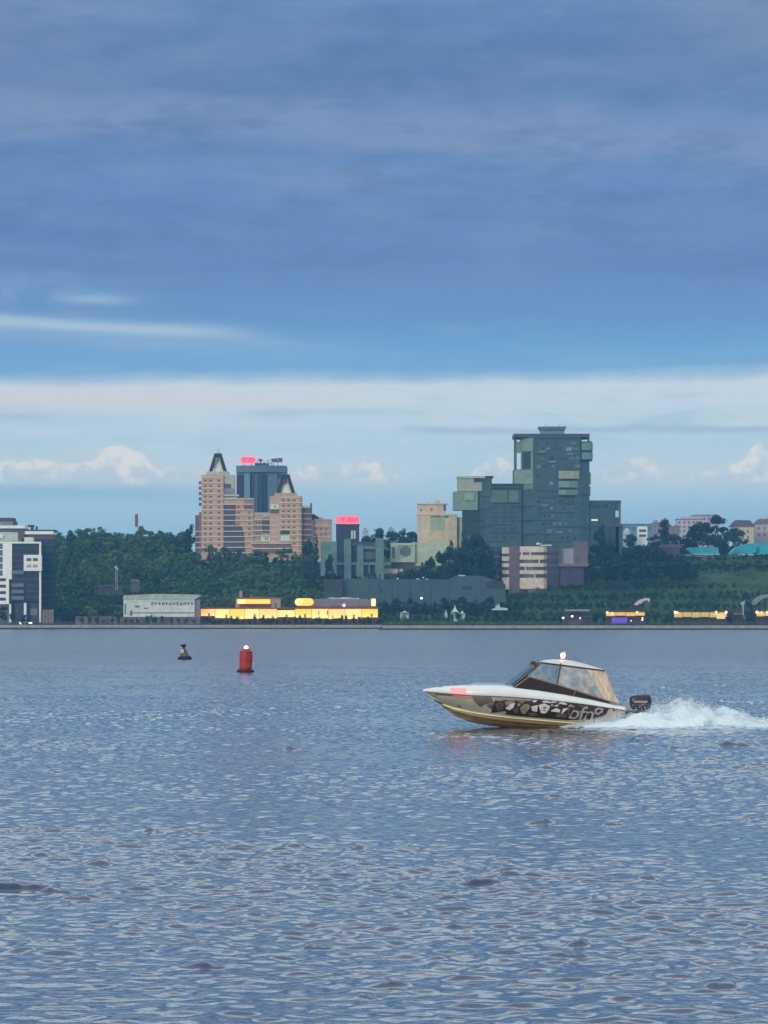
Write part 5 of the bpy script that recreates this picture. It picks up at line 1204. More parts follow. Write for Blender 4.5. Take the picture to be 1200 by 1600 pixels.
# woods: the hillside that reads as one mass
def woods(name, pts, n_leaf, size, lm, seed, hr=(7, 19)):
    rng = np.random.default_rng(seed); out = []; tint = []
    for (x, y) in pts:
        h = hr[0] + (hr[1] - hr[0]) * rng.beta(1.6, 1.9); z = gz(x, y)
        bl = np.array(tree_blobs(rng, 'broad' if rng.random() < 0.72 else 'tall'))
        bl[:, :2] *= rng.uniform(0.85, 1.3); V = crown_geo(rng, bl, n_leaf, size / h) * h
        out.append(V + np.array([x, y, z - 1.0])); tint.append(np.full(len(V), rng.random()))
    V = np.concatenate(out)
    me = bpy.data.meshes.new(name); me.from_pydata(V.tolist(), [], np.arange(len(V)).reshape(-1, 4).tolist()); me.materials.append(lm)
    at = me.attributes.new('tint', 'FLOAT', 'POINT'); at.data.foreach_set('value', np.concatenate(tint).astype(np.float32)); me.update()
    o = bpy.data.objects.new(name, me); COL.objects.link(o)
    return o
rng = np.random.default_rng(11)
pts = []; pale = []
for gy in np.arange(1872, 2400, 10.5):
    for gx in np.arange(-330, 40, 10.0):
        x = gx + rng.uniform(-4.5, 4.5); y = gy + rng.uniform(-4.5, 4.5); pxx = 600 + F * x / y
        if 296 < pxx < 525 and y > 2128: continue
        if pxx > 500 and y > 1990: continue
        if pxx > 560: continue
        if 495 < pxx < 535 and y > 1900: continue
        if y < 1900 and (pxx < 88 or pxx > 150): continue
        if pxx < 86 and y < 1915: continue
        if y > 2300 and rng.random() < 0.35: continue
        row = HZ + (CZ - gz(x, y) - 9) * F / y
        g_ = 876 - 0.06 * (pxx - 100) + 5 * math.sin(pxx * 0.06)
        lit = (abs(row - g_) < 9 and 80 < pxx < 300 and rng.random() < 0.8) or (300 < pxx < 500 and abs(row - 884 - 6 * math.sin(pxx * .05)) < 10 and rng.random() < .75) or (330 < pxx < 470 and row > 905 and rng.random() < .5) or rng.random() < 0.10  # picks the trees that get the paler green leaf colour
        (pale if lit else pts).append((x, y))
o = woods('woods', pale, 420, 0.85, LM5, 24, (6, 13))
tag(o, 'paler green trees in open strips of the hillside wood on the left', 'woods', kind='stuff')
o = woods('woods', pts, 420, 0.85, LM, 21)
tag(o, 'dense mixed wood covering the hillside left of and below the beige complex', 'woods', kind='stuff')
pts = []
for gy in np.arange(2130, 2700, 13):
    for gx in np.arange(60, 330, 11):
        x = gx + rng.uniform(-4, 4); y = gy + rng.uniform(-4, 4); pxx = 600 + F * x / y
        if pxx < 965 or y < 2260: continue
        if rng.random() < 0.3: continue
        pts.append((x, y))
o = woods('woods', pts, 180, 1.2, LM2, 22, (7, 11))
tag(o, 'far dark wood filling the gaps between the distant houses on the right', 'woods', kind='stuff')
# low shrub rows on the right slope
pts = []; dark = []
for gy in np.arange(1690, 2080, 6.5):
    for gx in np.arange(-30, 290, 3.6):
        x = gx + rng.uniform(-1.6, 1.6); y = gy + rng.uniform(-0.8, 0.8); pxx = 600 + F * x / y
        if y < 1760 and rng.random() < 0.5: continue
        if pxx < 790 and y > 1905: continue
        if pxx < 610 : continue
        row = HZ + (CZ - gz(x, y)) * F / y
        k_ = (pxx - 1085) / 115.0
        if pxx > 1085 and 898 - 4 * k_ < row < 912 + 14 * k_ and rng.random() < 0.93: continue
        if rng.random() < 0.15: continue
        (dark if math.sin(row * 0.42 + pxx * 0.004 + 0.6) > 0.15 else pts).append((x, y))
def shrubs(name, pts, n_leaf, size, lm, seed, hr=(1.0, 2.2)):
    rng = np.random.default_rng(seed); out = []
    for (x, y) in pts:
        h = rng.uniform(*hr); bl = np.array(tree_blobs(rng, 'bush')); V = crown_geo(rng, bl, n_leaf, size / h) * h * np.array([.9, .9, 1.15]); out.append(V + np.array([x, y, gz(x, y) - 0.2]))
    V = np.concatenate(out); me = bpy.data.meshes.new(name); me.from_pydata(V.tolist(), [], np.arange(len(V)).reshape(-1, 4).tolist()); me.materials.append(lm); me.update()
    o = bpy.data.objects.new(name, me); COL.objects.link(o); return o
o = shrubs('shrubbery', dark, 46, 0.65, LM2, 32, (2.6, 4.6))
tag(o, 'dark hedge rows running across the slope above the right quay', 'shrubbery', kind='stuff')
o = shrubs('shrubbery', pts, 46, 0.6, LM3, 31)
tag(o, 'low pale green shrubs between the hedge rows on the right slope', 'shrubbery', kind='stuff')
# ------------------------------------------------------------------ buoys
redb = mat('red_buoy_paint', (176, 52, 48), 0.55, 0.18, 2.0, streak=0.35)
rubber = mat('black_buoy_rubber', (34, 38, 50), 0.7, 0.2, 2.0)
Y = 256.0; x = (383.6 - 600) * Y / F
b = thing('channel_buoy', 'red can shaped channel buoy with a glowing lamp on top and a black float collar', 'buoy', (x, Y, 0))
b.rotation_euler = (0, math.radians(1.5), 0)
MB().lathe((x, Y, 0), [(0.45, 0.1), (0.50, 0.28), (0.51, 1.1), (0.505, 1.62), (0.47, 1.70), (0.30, 1.74)], 28).build('body', redb, b, smooth=False)
MB().lathe((x, Y, 0), [(0.4, -0.5), (0.62, -0.25), (0.70, 0.0), (0.68, 0.16), (0.60, 0.20), (0.50, 0.21)], 28).build('float_collar', rubber, b)
for z in (0.30, 0.95, 1.58): MB().lathe((x, Y, z), [(0.50, 0), (0.535, 0.01), (0.535, 0.05), (0.50, 0.06)], 28).build('rib', mat('dull_red_rib', (150, 46, 44), 0.6, 0.1, 2.0), b)
MB().box(x + .12, x + .36, Y - .53, Y - .40, .42, .78).build('hatch', mat('dull_red_rib', (150, 46, 44)), b)
MB().box(x + .40, x + .55, Y - .20, Y - .04, .85, 1.3).build('hatch', mat('dull_red_rib', (150, 46, 44)), b)
l = MB().lathe((x, Y, 0), [(0.25, 1.74), (0.26, 1.84), (0.12, 1.86)], 16).build('lantern', redb, b)
MB().lathe((x, Y, 0), [(0.13, 1.86), (0.17, 1.90), (0.17, 2.0), (0.12, 2.08), (0.02, 2.12)], 16).build('lens', mat('buoy_lens', (255, 200, 200), 0.3, 0, emit=(1.0, 0.72, 0.72), es=2.6), l)
for an in (0.4, 2.0, 3.6, 5.2):
    cx, cy = x + .40 * math.cos(an), Y + .40 * math.sin(an)
    MB().tube([(cx, cy, 1.68), (cx * .6 + x * .4, cy * .6 + Y * .4, 1.98)], 0.018, 5).build('lantern_guard', redb, b)
Y = 342.0; x = (288.6 - 600) * Y / F
b = thing('channel_buoy', 'dark conical buoy with a pale panel and a black topmark, left of the red buoy', 'buoy', (x, Y, 0))
b.rotation_euler = (0, math.radians(-4), 0)
MB().lathe((x, Y, 0), [(0.55, -0.4), (0.72, -0.1), (0.76, 0.12), (0.74, 0.26), (0.55, 0.36), (0.3, 0.38)], 24).build('float', rubber, b)
st = mat('grey_green_buoy', (84, 96, 96), 0.7, 0.2, 2.0)
for an in [math.pi / 4 + k * math.pi / 2 for k in range(4)]:
    MB().tube([(x + .56 * math.cos(an), Y + .56 * math.sin(an), .34), (x + .16 * math.cos(an), Y + .16 * math.sin(an), 1.25)], 0.05, 6).build('leg', st, b)
MB().lathe((x, Y, 0), [(0.50, 0.36), (0.40, 0.62), (0.30, 0.9), (0.2, 1.2)], 8).build('tower_skirt', mat('slate_buoy_skirt', (96, 104, 108), 0.7, 0.2, 2.0), b)
MB().box(x - .34, x - .02, Y - .50, Y - .46, .72, 1.12).build('panel', mat('pale_buoy_panel', (186, 204, 196), 0.6, 0.05, 2.0), b)
MB().lathe((x, Y, 0), [(0.12, 1.2), (0.13, 1.34), (0.3, 1.52), (0.3, 1.62), (0.05, 1.63)], 12).build('topmark', rubber, b)
MB().tube([(x - .36, Y, 1.55), (x - .1, Y, 1.4)], 0.05, 5).build('topmark_arm', rubber, b)

# ------------------------------------------------------------------ motorboat
YB = 122.0; SB = F / YB; WL = HZ + CZ * SB
def bl(px, py): return ((px - 815.0) / SB, (WL - py) / SB)
BX = (815.0 - 600) / SB
boat = thing('motorboat', 'white motorboat with dark graffiti along its side, clear canopy and roof lamp, running at speed', 'boat', (BX, YB, 0))
ORI[boat.name] = Vector((0, 0, 0))                # parts of the boat are written in boat coordinates
ST = [(661, 1080.6, 1080.3, 1080, 1077.6, 1077, .01, .03, .03), (670, 1087, 1084.5, 1080.7, 1076.5, 1075.5, .05, .16, .15), (680, 1095, 1091, 1081.5, 1075.3, 1073.8, .15, .32, .29),
      (692, 1105, 1099.5, 1082.5, 1074, 1072.3, .30, .50, .45), (710, 1118, 1105, 1084, 1073.2, 1071, .5, .7, .63), (735, 1128, 1109.5, 1085.5, 1072.5, 1069.8, .72, .9, .81),
      (765, 1134, 1114, 1086.4, 1072.3, 1069.5, .88, 1.04, .94), (800, 1138, 1118, 1088, 1074, 1071, .98, 1.14, 1.03), (840, 1141, 1121.5, 1091.3, 1078.8, 1075.5, 1.03, 1.2, 1.08),
      (880, 1143, 1125, 1095.3, 1085, 1082.5, 1.05, 1.2, 1.08), (920, 1144, 1128, 1100.3, 1092.4, 1090.5, 1.05, 1.18, 1.06), (950, 1145, 1130, 1105, 1098.8, 1097.2, 1.03, 1.15, 1.03), (974, 1145.5, 1131.5, 1108.6, 1104.4, 1103.4, 1.0, 1.1, .98)]
STA = np.array(ST)
def st(px): return [np.interp(px, STA[:, 0], STA[:, k]) for k in range(9)]
fine = sorted(set([803.25] + list(np.linspace(661, 974, 70)) + [s[0] for s in ST]))
def zz(py): return (WL - py) / SB
def loft(rowsf, m, name, parent, flip=False, smooth=True):
    """rowsf(px) -> list of (y, z) points across; built for both sides by the caller's mirrored lists"""
    v = []; f = []; n = None
    for px in fine:
        r = rowsf(px)
        if r is None: continue
        n = len(r); v += [((px - 815) / SB, a, c) for a, c in r]
    k = len(v) // n
    for i in range(k - 1):
        for j in range(n - 1):
            q = (i * n + j, i * n + j + 1, (i + 1) * n + j + 1, (i + 1) * n + j)
            f.append(q[::-1] if flip else q)
    o = obj_from(name, v, f, m, parent, smooth=smooth)
    return o
def r_bottom(px):
    _, k, c, r, g, d, yc, yr, yg = st(px); k, c = zz(k), zz(c)
    h = [(-yc, c), (-yc * .66, c + (k - c) * .40), (-yc * .33, c + (k - c) * .72), (0, k)]
    return h + [(-a, b_) for a, b_ in h[-2::-1]]
cream_b = mat('cream_bottom_paint', (244, 236, 192), 0.45, 0.14, 1.2, stretch=(.5, 1, 3))
side_m = mat('grey_side_paint', (160, 162, 150), 0.4, 0.14, 1.5)
gel = mat('white_gelcoat', (226, 236, 236), 0.25, 0.03, 1.0)
loft(r_bottom, cream_b, 'hull_bottom', boat)
def r_side(s):
    def fn(px):
        _, k, c, r, g, d, yc, yr, yg = st(px); c, r = zz(c), zz(r)
        return [(s * (yc + (yr - yc) * t + 0.05 * math.sin(math.pi * t)), c + (r - c) * t) for t in (0, .2, .4, .6, .8, 1)]
    return fn
hull = loft(r_side(-1), side_m, 'hull_side', boat, flip=True); loft(r_side(1), side_m, 'hull_side', boat)
def side_y(lx, lz):
    px = lx * SB + 815; _, k, c, r, g, d, yc, yr, yg = st(px); c, r = zz(c), zz(r); t = min(1, max(0, (lz - c) / max(1e-4, r - c)))
    return -(yc + (yr - yc) * t + 0.05 * math.sin(math.pi * t))
def r_deck(px):
    _, k, c, r, g, d, yc, yr, yg = st(px); r, g, d = zz(r), zz(g), zz(d)
    h = [(-yr, r - .012), (-yr - .02, r + .01), (-(yr * .6 + yg * .4), r + (g - r) * .65), (-yg, g)]
    if px <= 803.5: h += [(-yg * .6, g + (d - g) * .6), (-yg * .3, g + (d - g) * .9)]
    else: h += [(-yg * .86, g + .02), (-yg * .84, g + .02)]
    if px <= 803.5: return h + [(0, d)] + [(-a, b_) for a, b_ in h[::-1]]
    return None
loft(r_deck, gel, 'foredeck', boat)
for s in (-1, 1):
    def r_sd(px):
        if px < 803: return None
        _, k, c, r, g, d, yc, yr, yg = st(px); r, g = zz(r), zz(g)
        return [(s * yr, r - .012), (s * (yr + .02), r + .01), (s * (yr * .6 + yg * .4), r + (g - r) * .65), (s * yg, g), (s * yg * .84, g + .02), (s * yg * .83, g - .05), (s * yg * .82, .42)]
    loft(r_sd, gel, 'side_deck', boat, flip=(s < 0))
# sole, transom, forward bulkhead
i0 = (803 - 815) / SB; i1 = (972 - 815) / SB
MB().box(i0, i1, -.88, .88, .36, .42).build('cockpit_sole', mat('grey_sole', (120, 122, 122), 0.8, 0.1, 2.0), boat)
MB().box(i0 - .02, i0 + .02, -.9, .9, .42, zz(1074)).build('bulkhead', gel, boat)
_, k, c, r, g, d, yc, yr, yg = st(974)
tx = (974 - 815) / SB
MB().add([(tx, -yr, zz(r)), (tx, -yc, zz(c)), (tx, 0, zz(k)), (tx, yc, zz(c)), (tx, yr, zz(r)), (tx, yg, zz(g)), (tx, -yg, zz(g))], [(0, 1, 2, 3, 4, 5, 6)]).build('transom', gel, boat)
# rub rail and strakes
for s in (-1, 1):
    MB().tube([((p - 815) / SB, s * (st(p)[7] + .015), zz(st(p)[3] + .4)) for p in np.linspace(664, 973, 40)], .018, 6).build('rub_rail', mat('grey_rub_rail', (96, 92, 96), 0.5, 0.1, 2.0), boat)
    for t, m_ in ((.10, 'cream'), (.36, 'brown'), (.62, 'brown')):
        pts = []
        for p in np.linspace(690, 900, 36):
            h = r_bottom(p)[:4]; q = t * 3; i = min(2, int(q)); fq = q - i
            a = h[i][0] + (h[i + 1][0] - h[i][0]) * fq; z = h[i][1] + (h[i + 1][1] - h[i][1]) * fq
            pts.append(((p - 815) / SB, -s * (a - .01), z - .01))
        MB().tube(pts, [.008] + [.022] * 34 + [.008], 6).build('strake', mat('brown_strake', (118, 84, 58), 0.6, 0.15, 2.0) if m_ == 'brown' else cream_b, boat)
    # brown tide stain along the bottom
    v = []; f = []
    pl = np.linspace(705, 860, 40)
    for p in pl:
        h = r_bottom(p)[:4]; e = math.sin(math.pi * (p - 705) / 155) ** .5
        for t in (.42, .62, .74):
            tt = .45 + (t - .45) * max(.05, e); q = tt * 3; i = min(2, int(q)); fq = q - i
            v.append(((p - 815) / SB, -s * (h[i][0] + (h[i + 1][0] - h[i][0]) * fq - .006), h[i][1] + (h[i + 1][1] - h[i][1]) * fq - .008))
    for i in range(39):
        for j in range(2): f.append((i * 3 + j, i * 3 + j + 1, i * 3 + j + 4, i * 3 + j + 3))
    obj_from('bottom_stain', v, f, mat('brown_tide_stain', (180, 152, 110), 0.6, 0.25, 2.5, stretch=(.6, 1, 3)), boat)
# graphics on the port side
def decal(polys, name, m, lift, parent):
    for pl in polys: decal_one([pl], name, m, lift, parent)
def decal_one(polys, name, m, lift, parent):
    bm = bmesh.new()
    for pl in polys:
        vs = [bm.verts.new((bl(a, c)[0], 0, bl(a, c)[1])) for a, c in pl]
        bm.faces.new(vs)
    bmesh.ops.triangulate(bm, faces=bm.faces[:])
    for _ in range(3):
        bmesh.ops.subdivide_edges(bm, edges=[e for e in bm.edges if e.calc_length() > .12], cuts=1)
        bmesh.ops.triangulate(bm, faces=bm.faces[:])
    V = [(v.co.x, side_y(v.co.x, v.co.z) - lift, v.co.z) for v in bm.verts]
    bm.verts.index_update(); Fc = [tuple(v.index for v in f.verts) for f in bm.faces]
    bm.free()
    return obj_from(name, V, Fc, m, parent)
blk = mat('black_graphic', (46, 42, 50), 0.4, 0.25, 4.0); wht = mat('white_graphic', (206, 210, 206), 0.4, 0.1, 4.0)
olv = mat('olive_graphic', (134, 128, 104), 0.4, 0.15, 4.0); brn = mat('brown_grey_graphic', (96, 88, 88), 0.4, 0.2, 4.0); gry = mat('lilac_grey_graphic', (150, 144, 152), 0.4, 0.1, 4.0)
decal([[(736, 1087.2), (766, 1088), (771, 1098), (758, 1099), (749, 1104), (741, 1096)], [(758, 1100), (770, 1099), (772, 1110), (764, 1106)], [(679, 1083), (706, 1085), (706, 1087.4), (680, 1085.6)], [(713, 1101), (720, 1103), (720, 1105), (714, 1103)]], 'hull_graphic', brn, .010, hull)
decal([[(766, 1112.8), (771, 1107), (769, 1101), (776, 1097), (772, 1093), (781, 1094), (790, 1090.2), (832, 1092), (880, 1096.4), (928, 1102), (948, 1106), (944, 1114), (936, 1118), (924, 1122), (885, 1124), (832, 1119.6), (792, 1116), (778, 1112)], [(676, 1092), (682, 1094.4), (692, 1099), (688, 1100), (681, 1096.4)]], 'hull_graphic', blk, .012, hull)
decal([[(788, 1105.6), (796, 1098.4), (803, 1097), (799, 1101), (800, 1105), (794, 1108.6)], [(828, 1102.4), (838, 1100.4), (837, 1111), (829, 1109.4)], [(839, 1100.4), (848, 1097.6), (857, 1102), (855, 1108), (850, 1113.4), (843, 1113)],
       [(844, 1095), (850, 1090 + 2.8), (862, 1092.9), (868, 1096.2), (856, 1097.2), (847, 1096.4)], [(869, 1097.6), (875, 1094.2), (884, 1099), (880, 1100)], [(857, 1109.6), (866, 1105), (873, 1107.4), (872, 1112), (864, 1111)], [(874, 1114.6), (877, 1106), (886, 1104.6), (880, 1110)], [(862, 1101.6), (871, 1099), (868, 1103)], [(831, 1092.6), (837, 1092.8), (835, 1096), (830, 1096)]], 'hull_graphic', wht, .016, hull)
decal([[(810, 1105), (816, 1099.4), (823, 1098.4), (827, 1103), (822, 1110), (818, 1115), (813, 1113)], [(787, 1096), (792, 1094), (803, 1093.4), (799, 1097), (789, 1102)], [(806, 1094), (818, 1094.8), (814, 1098)]], 'hull_graphic', olv, .016, hull)
decal([[(846, 1104.4), (850, 1103.2), (851, 1105.2), (847, 1106)], [(844, 1109), (850, 1107.8), (849, 1109.4)], [(853, 1093.8), (861, 1094.2), (858, 1095.6)]], 'hull_graphic', blk, .020, hull)
decal([[(772, 1088.6), (830, 1091.4), (830, 1094), (800, 1093), (776, 1092)]], 'hull_graphic', gry, .014, hull)
decal([[(772, 1100), (780, 1096), (786, 1099), (784, 1107), (776, 1110)], [(800, 1108), (806, 1103), (809, 1110), (804, 1115)], [(822, 1113), (834, 1112), (840, 1117.6), (826, 1117)], [(884, 1108), (888, 1104), (888, 1114), (884, 1118)], [(868, 1114), (880, 1113), (884, 1120), (866, 1119)], [(900, 1100.2), (916, 1102), (914, 1104.6), (902, 1103)]], 'hull_graphic', mat('dusky_brown_graphic', (92, 80, 78), 0.4, 0.25, 4.0), .015, hull)
decal([[(806, 1099.6), (809, 1097.4), (812, 1099.2), (808, 1103)], [(858, 1099), (861, 1097.8), (862, 1102), (859, 1103.4)], [(884.6, 1101.4), (890, 1099), (892, 1101.6), (886, 1103.6)], [(778, 1111), (788, 1110), (790, 1114), (780, 1113.6)]], 'hull_graphic', mat('grey_green_graphic', (140, 148, 136), 0.4, 0.15, 4.0), .017, hull)
# lettering
tcv = bpy.data.curves.new('lettering_curve', 'FONT'); tcv.body = 'bfn'; tcv.size = 1.0; tcv.shear = 0.25; tcv.space_character = 0.9; tcv.offset = 0.004
to = bpy.data.objects.new('lettering_curve', tcv); COL.objects.link(to)
dg = bpy.context.evaluated_depsgraph_get(); tm = bpy.data.meshes.new_from_object(to.evaluated_get(dg))
bpy.data.objects.remove(to); 
tv = np.array([v.co[:] for v in tm.vertices]); tf = [tuple(p.vertices) for p in tm.polygons]
lo, hi = tv.min(0), tv.max(0)
x0, z0 = bl(885.5, 1121.4); x1, z1 = bl(925, 1100.8)
V = []
for q in tv:
    a = (q[0] - lo[0]) / (hi[0] - lo[0]); c = (q[1] - lo[1]) / (hi[1] - lo[1]); lx = x0 + (x1 - x0) * a; lz = z0 + (z1 - z0) * c - 0.075 * a
    V.append((lx, side_y(lx, lz) - .02, lz))
obj_from('lettering', V, tf, mat('lilac_white_lettering', (160, 152, 152), 0.4, 0.1, 4.0), hull)
decal([[(926, 1107), (932, 1103.6), (940, 1106), (938, 1112), (931, 1116), (926, 1114)]], 'hull_graphic', gry, .018, hull)
decal([[(929, 1108.6), (933, 1106.6), (936, 1108.6), (933, 1112), (929, 1112)]], 'hull_graphic', blk, .022, hull)
decal([[(954.4, 1104.8), (957, 1105.2), (957, 1110), (954.4, 1109.4)]], 'hull_graphic', mat('slate_mark', (90, 90, 104), .5, 0), .02, hull)
# cleat, port light, deck details
cl = bl(687, 1074.6)
MB().tube([(cl[0] - .08, -.33, cl[1] + .05), (cl[0] + .08, -.33, cl[1] + .05)], .015, 6).tube([(cl[0], -.33, cl[1] - .03), (cl[0], -.33, cl[1] + .05)], .015, 6).build('cleat', mat('steel_cleat', (120, 130, 134), .3, 0, metal=.8), boat)
lx0, lx1 = (703 - 815) / SB, (726 - 815) / SB
pts = [((p - 815) / SB, st(p)[7], st(p)[8], zz(st(p)[3]), zz(st(p)[4])) for p in np.linspace(703, 727, 8)]
v = []; f = []
for (a, yr_, yg_, r_, g_) in pts:
    for t in (0.12, .5, .92): v.append((a, -(yr_ + .045 + (yg_ - yr_) * max(0, t)), r_ + (g_ - r_) * t))
for i in range(7):
    for j in range(2): f.append((i * 3 + j, i * 3 + j + 1, i * 3 + j + 4, i * 3 + j + 3))
obj_from('port_light_halo', v, f, mat('port_lens_halo', (240, 150, 150), .4, 0, emit=(1.0, .30, .30), es=.5), boat)  # port lamp with its red halo painted in, one glowing patch
decal([[(706, 1085.4), (735, 1088.4), (735, 1090.4), (708, 1088.4)]], 'red_glow_strip', mat('red_hull_glow', (190, 60, 70), .5, 0, emit=(.8, .10, .13), es=.3), .014, boat)  # red glow below the port lamp, painted as a weakly emissive strip
hr = MB()
for s in (-1, 1): hr.tube([((p - 815) / SB, s * st(p)[8] * .72, zz(st(p)[5]) + (.05 if 735 < p < 790 else -.01)) for p in np.linspace(728, 797, 12)], .012, 5)
hr.build('hand_rail', mat('steel_rail', (188, 196, 204), .25, 0, metal=.9), boat)
# cabin side, windshield, roof and canopy
dkp = mat('black_cabin_panel', (28, 26, 34), .3, .25, 2.0); frm = mat('dark_bronze_frame', (62, 54, 54), .5, .1, 3.0); tan = mat('tan_rail', (150, 126, 104), .6, .12, 3.0)
canv = mat('tan_canvas', (204, 192, 172), .9, .22, 3.0, stretch=(2.5, 1, .6)); roofm = mat('white_hardtop', (216, 218, 212), .4, .05, 2.0)
clear = glassy('clear_curtain', (230, 236, 238), .36); screen = glassy('windscreen_glass', (218, 234, 244), .24)  # milky blotches put the sky's glare into the glass colour
def ytop(py): return .98 - .16 * (1092 - py) / 58.0            # the superstructure leans inwards
def sheet(pts, s, th=.02, name='', m=None, lift=0.0):
    mb = MB(); n = len(pts); v = []
    for dy in (0, -th):
        v += [(bl(a, c)[0], s * (ytop(c) + lift + dy), bl(a, c)[1]) for a, c in pts]
    mb.add(v, [tuple(range(n)), tuple(range(n, 2 * n))[::-1]] + [(i, n + i, n + (i + 1) % n, (i + 1) % n) for i in range(n)])
    return mb.build(name, m, boat)
def bar(a, c, s, r, name, m, lift=0.015):
    p, q = bl(*a), bl(*c)
    return MB().tube([(p[0], s * (ytop(a[1]) + lift), p[1]), (q[0], s * (ytop(c[1]) + lift), q[1])], r, 6).build(name, m, boat)
for s in (-1, 1):
    sheet([(802.5, 1074), (825, 1057), (850, 1063.4), (870, 1069.4), (900, 1078.4), (930, 1088), (950, 1094.6), (950, 1099), (930, 1095), (900, 1089.4), (870, 1084), (840, 1079.6)], s, .03, 'cabin_side', dkp)
    bar((825, 1056.6), (869, 1069), s, .026, 'rail', tan); bar((869, 1069), (962, 1098.4), s, .026, 'rail', tan)
    bar((801.6, 1073.6), (825, 1056.6), s, .03, 'rail', tan); bar((799.6, 1072.4), (845.6, 1033.6), s, .028, 'windscreen_frame', frm)
    bar((874.4, 1036.4), (868, 1069), s, .026, 'post', frm)
    sheet([(825.4, 1056.4), (845, 1035.6), (874, 1038), (868, 1068.6)], s, .006, 'side_window', screen)
    sheet([(875, 1038), (914, 1043.4), (930, 1068), (943, 1091.4), (869, 1068.8)], s, .006, 'clear_curtain', clear)
    cv = sheet([(912, 1043), (942.6, 1047), (950, 1066), (963.4, 1098.6), (941, 1091.6), (929, 1068)], s, .012, 'canvas_curtain', canv, .004)
    fo = MB()
    for k, (a, c) in enumerate((((922, 1045), (948, 1092)), ((931, 1046), (955, 1095)), ((939, 1047), (960, 1097)))):
        p, q = bl(*a), bl(*c); fo.tube([(p[0], s * (ytop(a[1]) + .005), p[1]), ((p[0] + q[0]) / 2 + .03, s * (ytop((a[1] + c[1]) / 2) + .02), (p[1] + q[1]) / 2), (q[0], s * (ytop(c[1]) + .005), q[1])], .022, 5)
    fo.build('canvas_fold', canv, cv)
    bar((846, 1035.2), (943, 1047.6), s, .03, 'roof_trim', mat('dark_roof_trim', (64, 56, 62), .6, .1, 3.0), .02)
bar((898.4, 1076), (892.6, 1088.6), -1, .016, 'grab_handle', tan, .09)
# back curtain
v = []; n = 9
for (a, c) in ((942.6, 1047), (950, 1066), (963.4, 1098.6)):
    for k in range(n):
        y = -ytop(c) + 2 * ytop(c) * k / (n - 1); v.append((bl(a, c)[0] + .04 * math.sin(k * 2.1), y, bl(a, c)[1]))
obj_from('back_curtain', v, [(i * n + k, i * n + k + 1, (i + 1) * n + k + 1, (i + 1) * n + k) for i in range(2) for k in range(n - 1)], canv, boat, smooth=True)
# hardtop: lofted shell
RP = [(843.5, 1033.6, 1035), (850, 1031.4, 1035.8), (862, 1030.2, 1037.2), (878, 1030.4, 1039.2), (895, 1032.4, 1041.4), (912, 1036.6, 1043.6), (928, 1041.4, 1045.6), (944, 1046.4, 1047.7)]
v = []; f = []; n = 9
for (p, t_, e_) in RP:
    for k in range(n):
        u = -1 + 2 * k / (n - 1); v.append(((p - 815) / SB, u * (.86 if p > 846 else .80), zz(e_ + (t_ - e_) * (1 - abs(u) ** 3.2))))
nt_ = len(v)
for (p, t_, e_) in RP:
    for k in range(n):
        u = -1 + 2 * k / (n - 1); v.append(((p - 815) / SB, u * (.86 if p > 846 else .80), zz(e_ + .6)))
L = len(RP)
for i in range(L - 1):
    for k in range(n - 1):
        f.append((i * n + k, (i + 1) * n + k, (i + 1) * n + k + 1, i * n + k + 1)); f.append((nt_ + i * n + k, nt_ + i * n + k + 1, nt_ + (i + 1) * n + k + 1, nt_ + (i + 1) * n + k))
    f.append((i * n, nt_ + i * n, nt_ + (i + 1) * n, (i + 1) * n)); f.append((i * n + n - 1, (i + 1) * n + n - 1, nt_ + (i + 1) * n + n - 1, nt_ + i * n + n - 1))
for i in (0, L - 1): f.append(tuple(i * n + k for k in range(n)) + tuple(nt_ + i * n + k for k in reversed(range(n))))
obj_from('hardtop', v, f, roofm, boat)
# wrapped windscreen
v = []; n = 13; m_ = 6
for j in range(m_):
    t = j / (m_ - 1); p = 800 + (845.4 - 800) * t; c = 1072.6 + (1034.2 - 1072.6) * t
    for k in range(n):
        u = -1 + 2 * k / (n - 1); bul = (.34 - .06 * t) * (1 - u * u)
        v.append((bl(p, c)[0] - bul, u * ytop(c), bl(p, c)[1] + .02 * (1 - u * u)))
obj_from('windscreen', v, [(j * n + k, j * n + k + 1, (j + 1) * n + k + 1, (j + 1) * n + k) for j in range(m_ - 1) for k in range(n - 1)], glassy('front_glass', (226, 236, 242), .05), boat, smooth=True)
# roof lamp
lp = bl(879, 1024)
MB().lathe((lp[0], -.15, 0), [(.09, zz(1031.5)), (.10, zz(1029)), (.05, zz(1027.5))], 12).build('lamp_base', mat('pink_white_base', (210, 180, 170), .5, .05, 2.0), boat)
lm_ = MB().ball((lp[0], -.15, lp[1]), .095, 14, 8).build('roof_lamp', mat('roof_lamp_glow', (255, 230, 200), .3, 0, emit=(1.0, .82, .62), es=4.0), boat)
MB().tube([(lp[0] + .07, -.02, zz(1029)), (lp[0] + .09, -.02, zz(1018))], .035, 8).build('lamp_flare_stub', mat('pinkish_flare', (200, 150, 140), .5, 0, emit=(.6, .25, .2), es=.3), boat)  # the lamp's pinkish flare, shaped as a faintly glowing stub
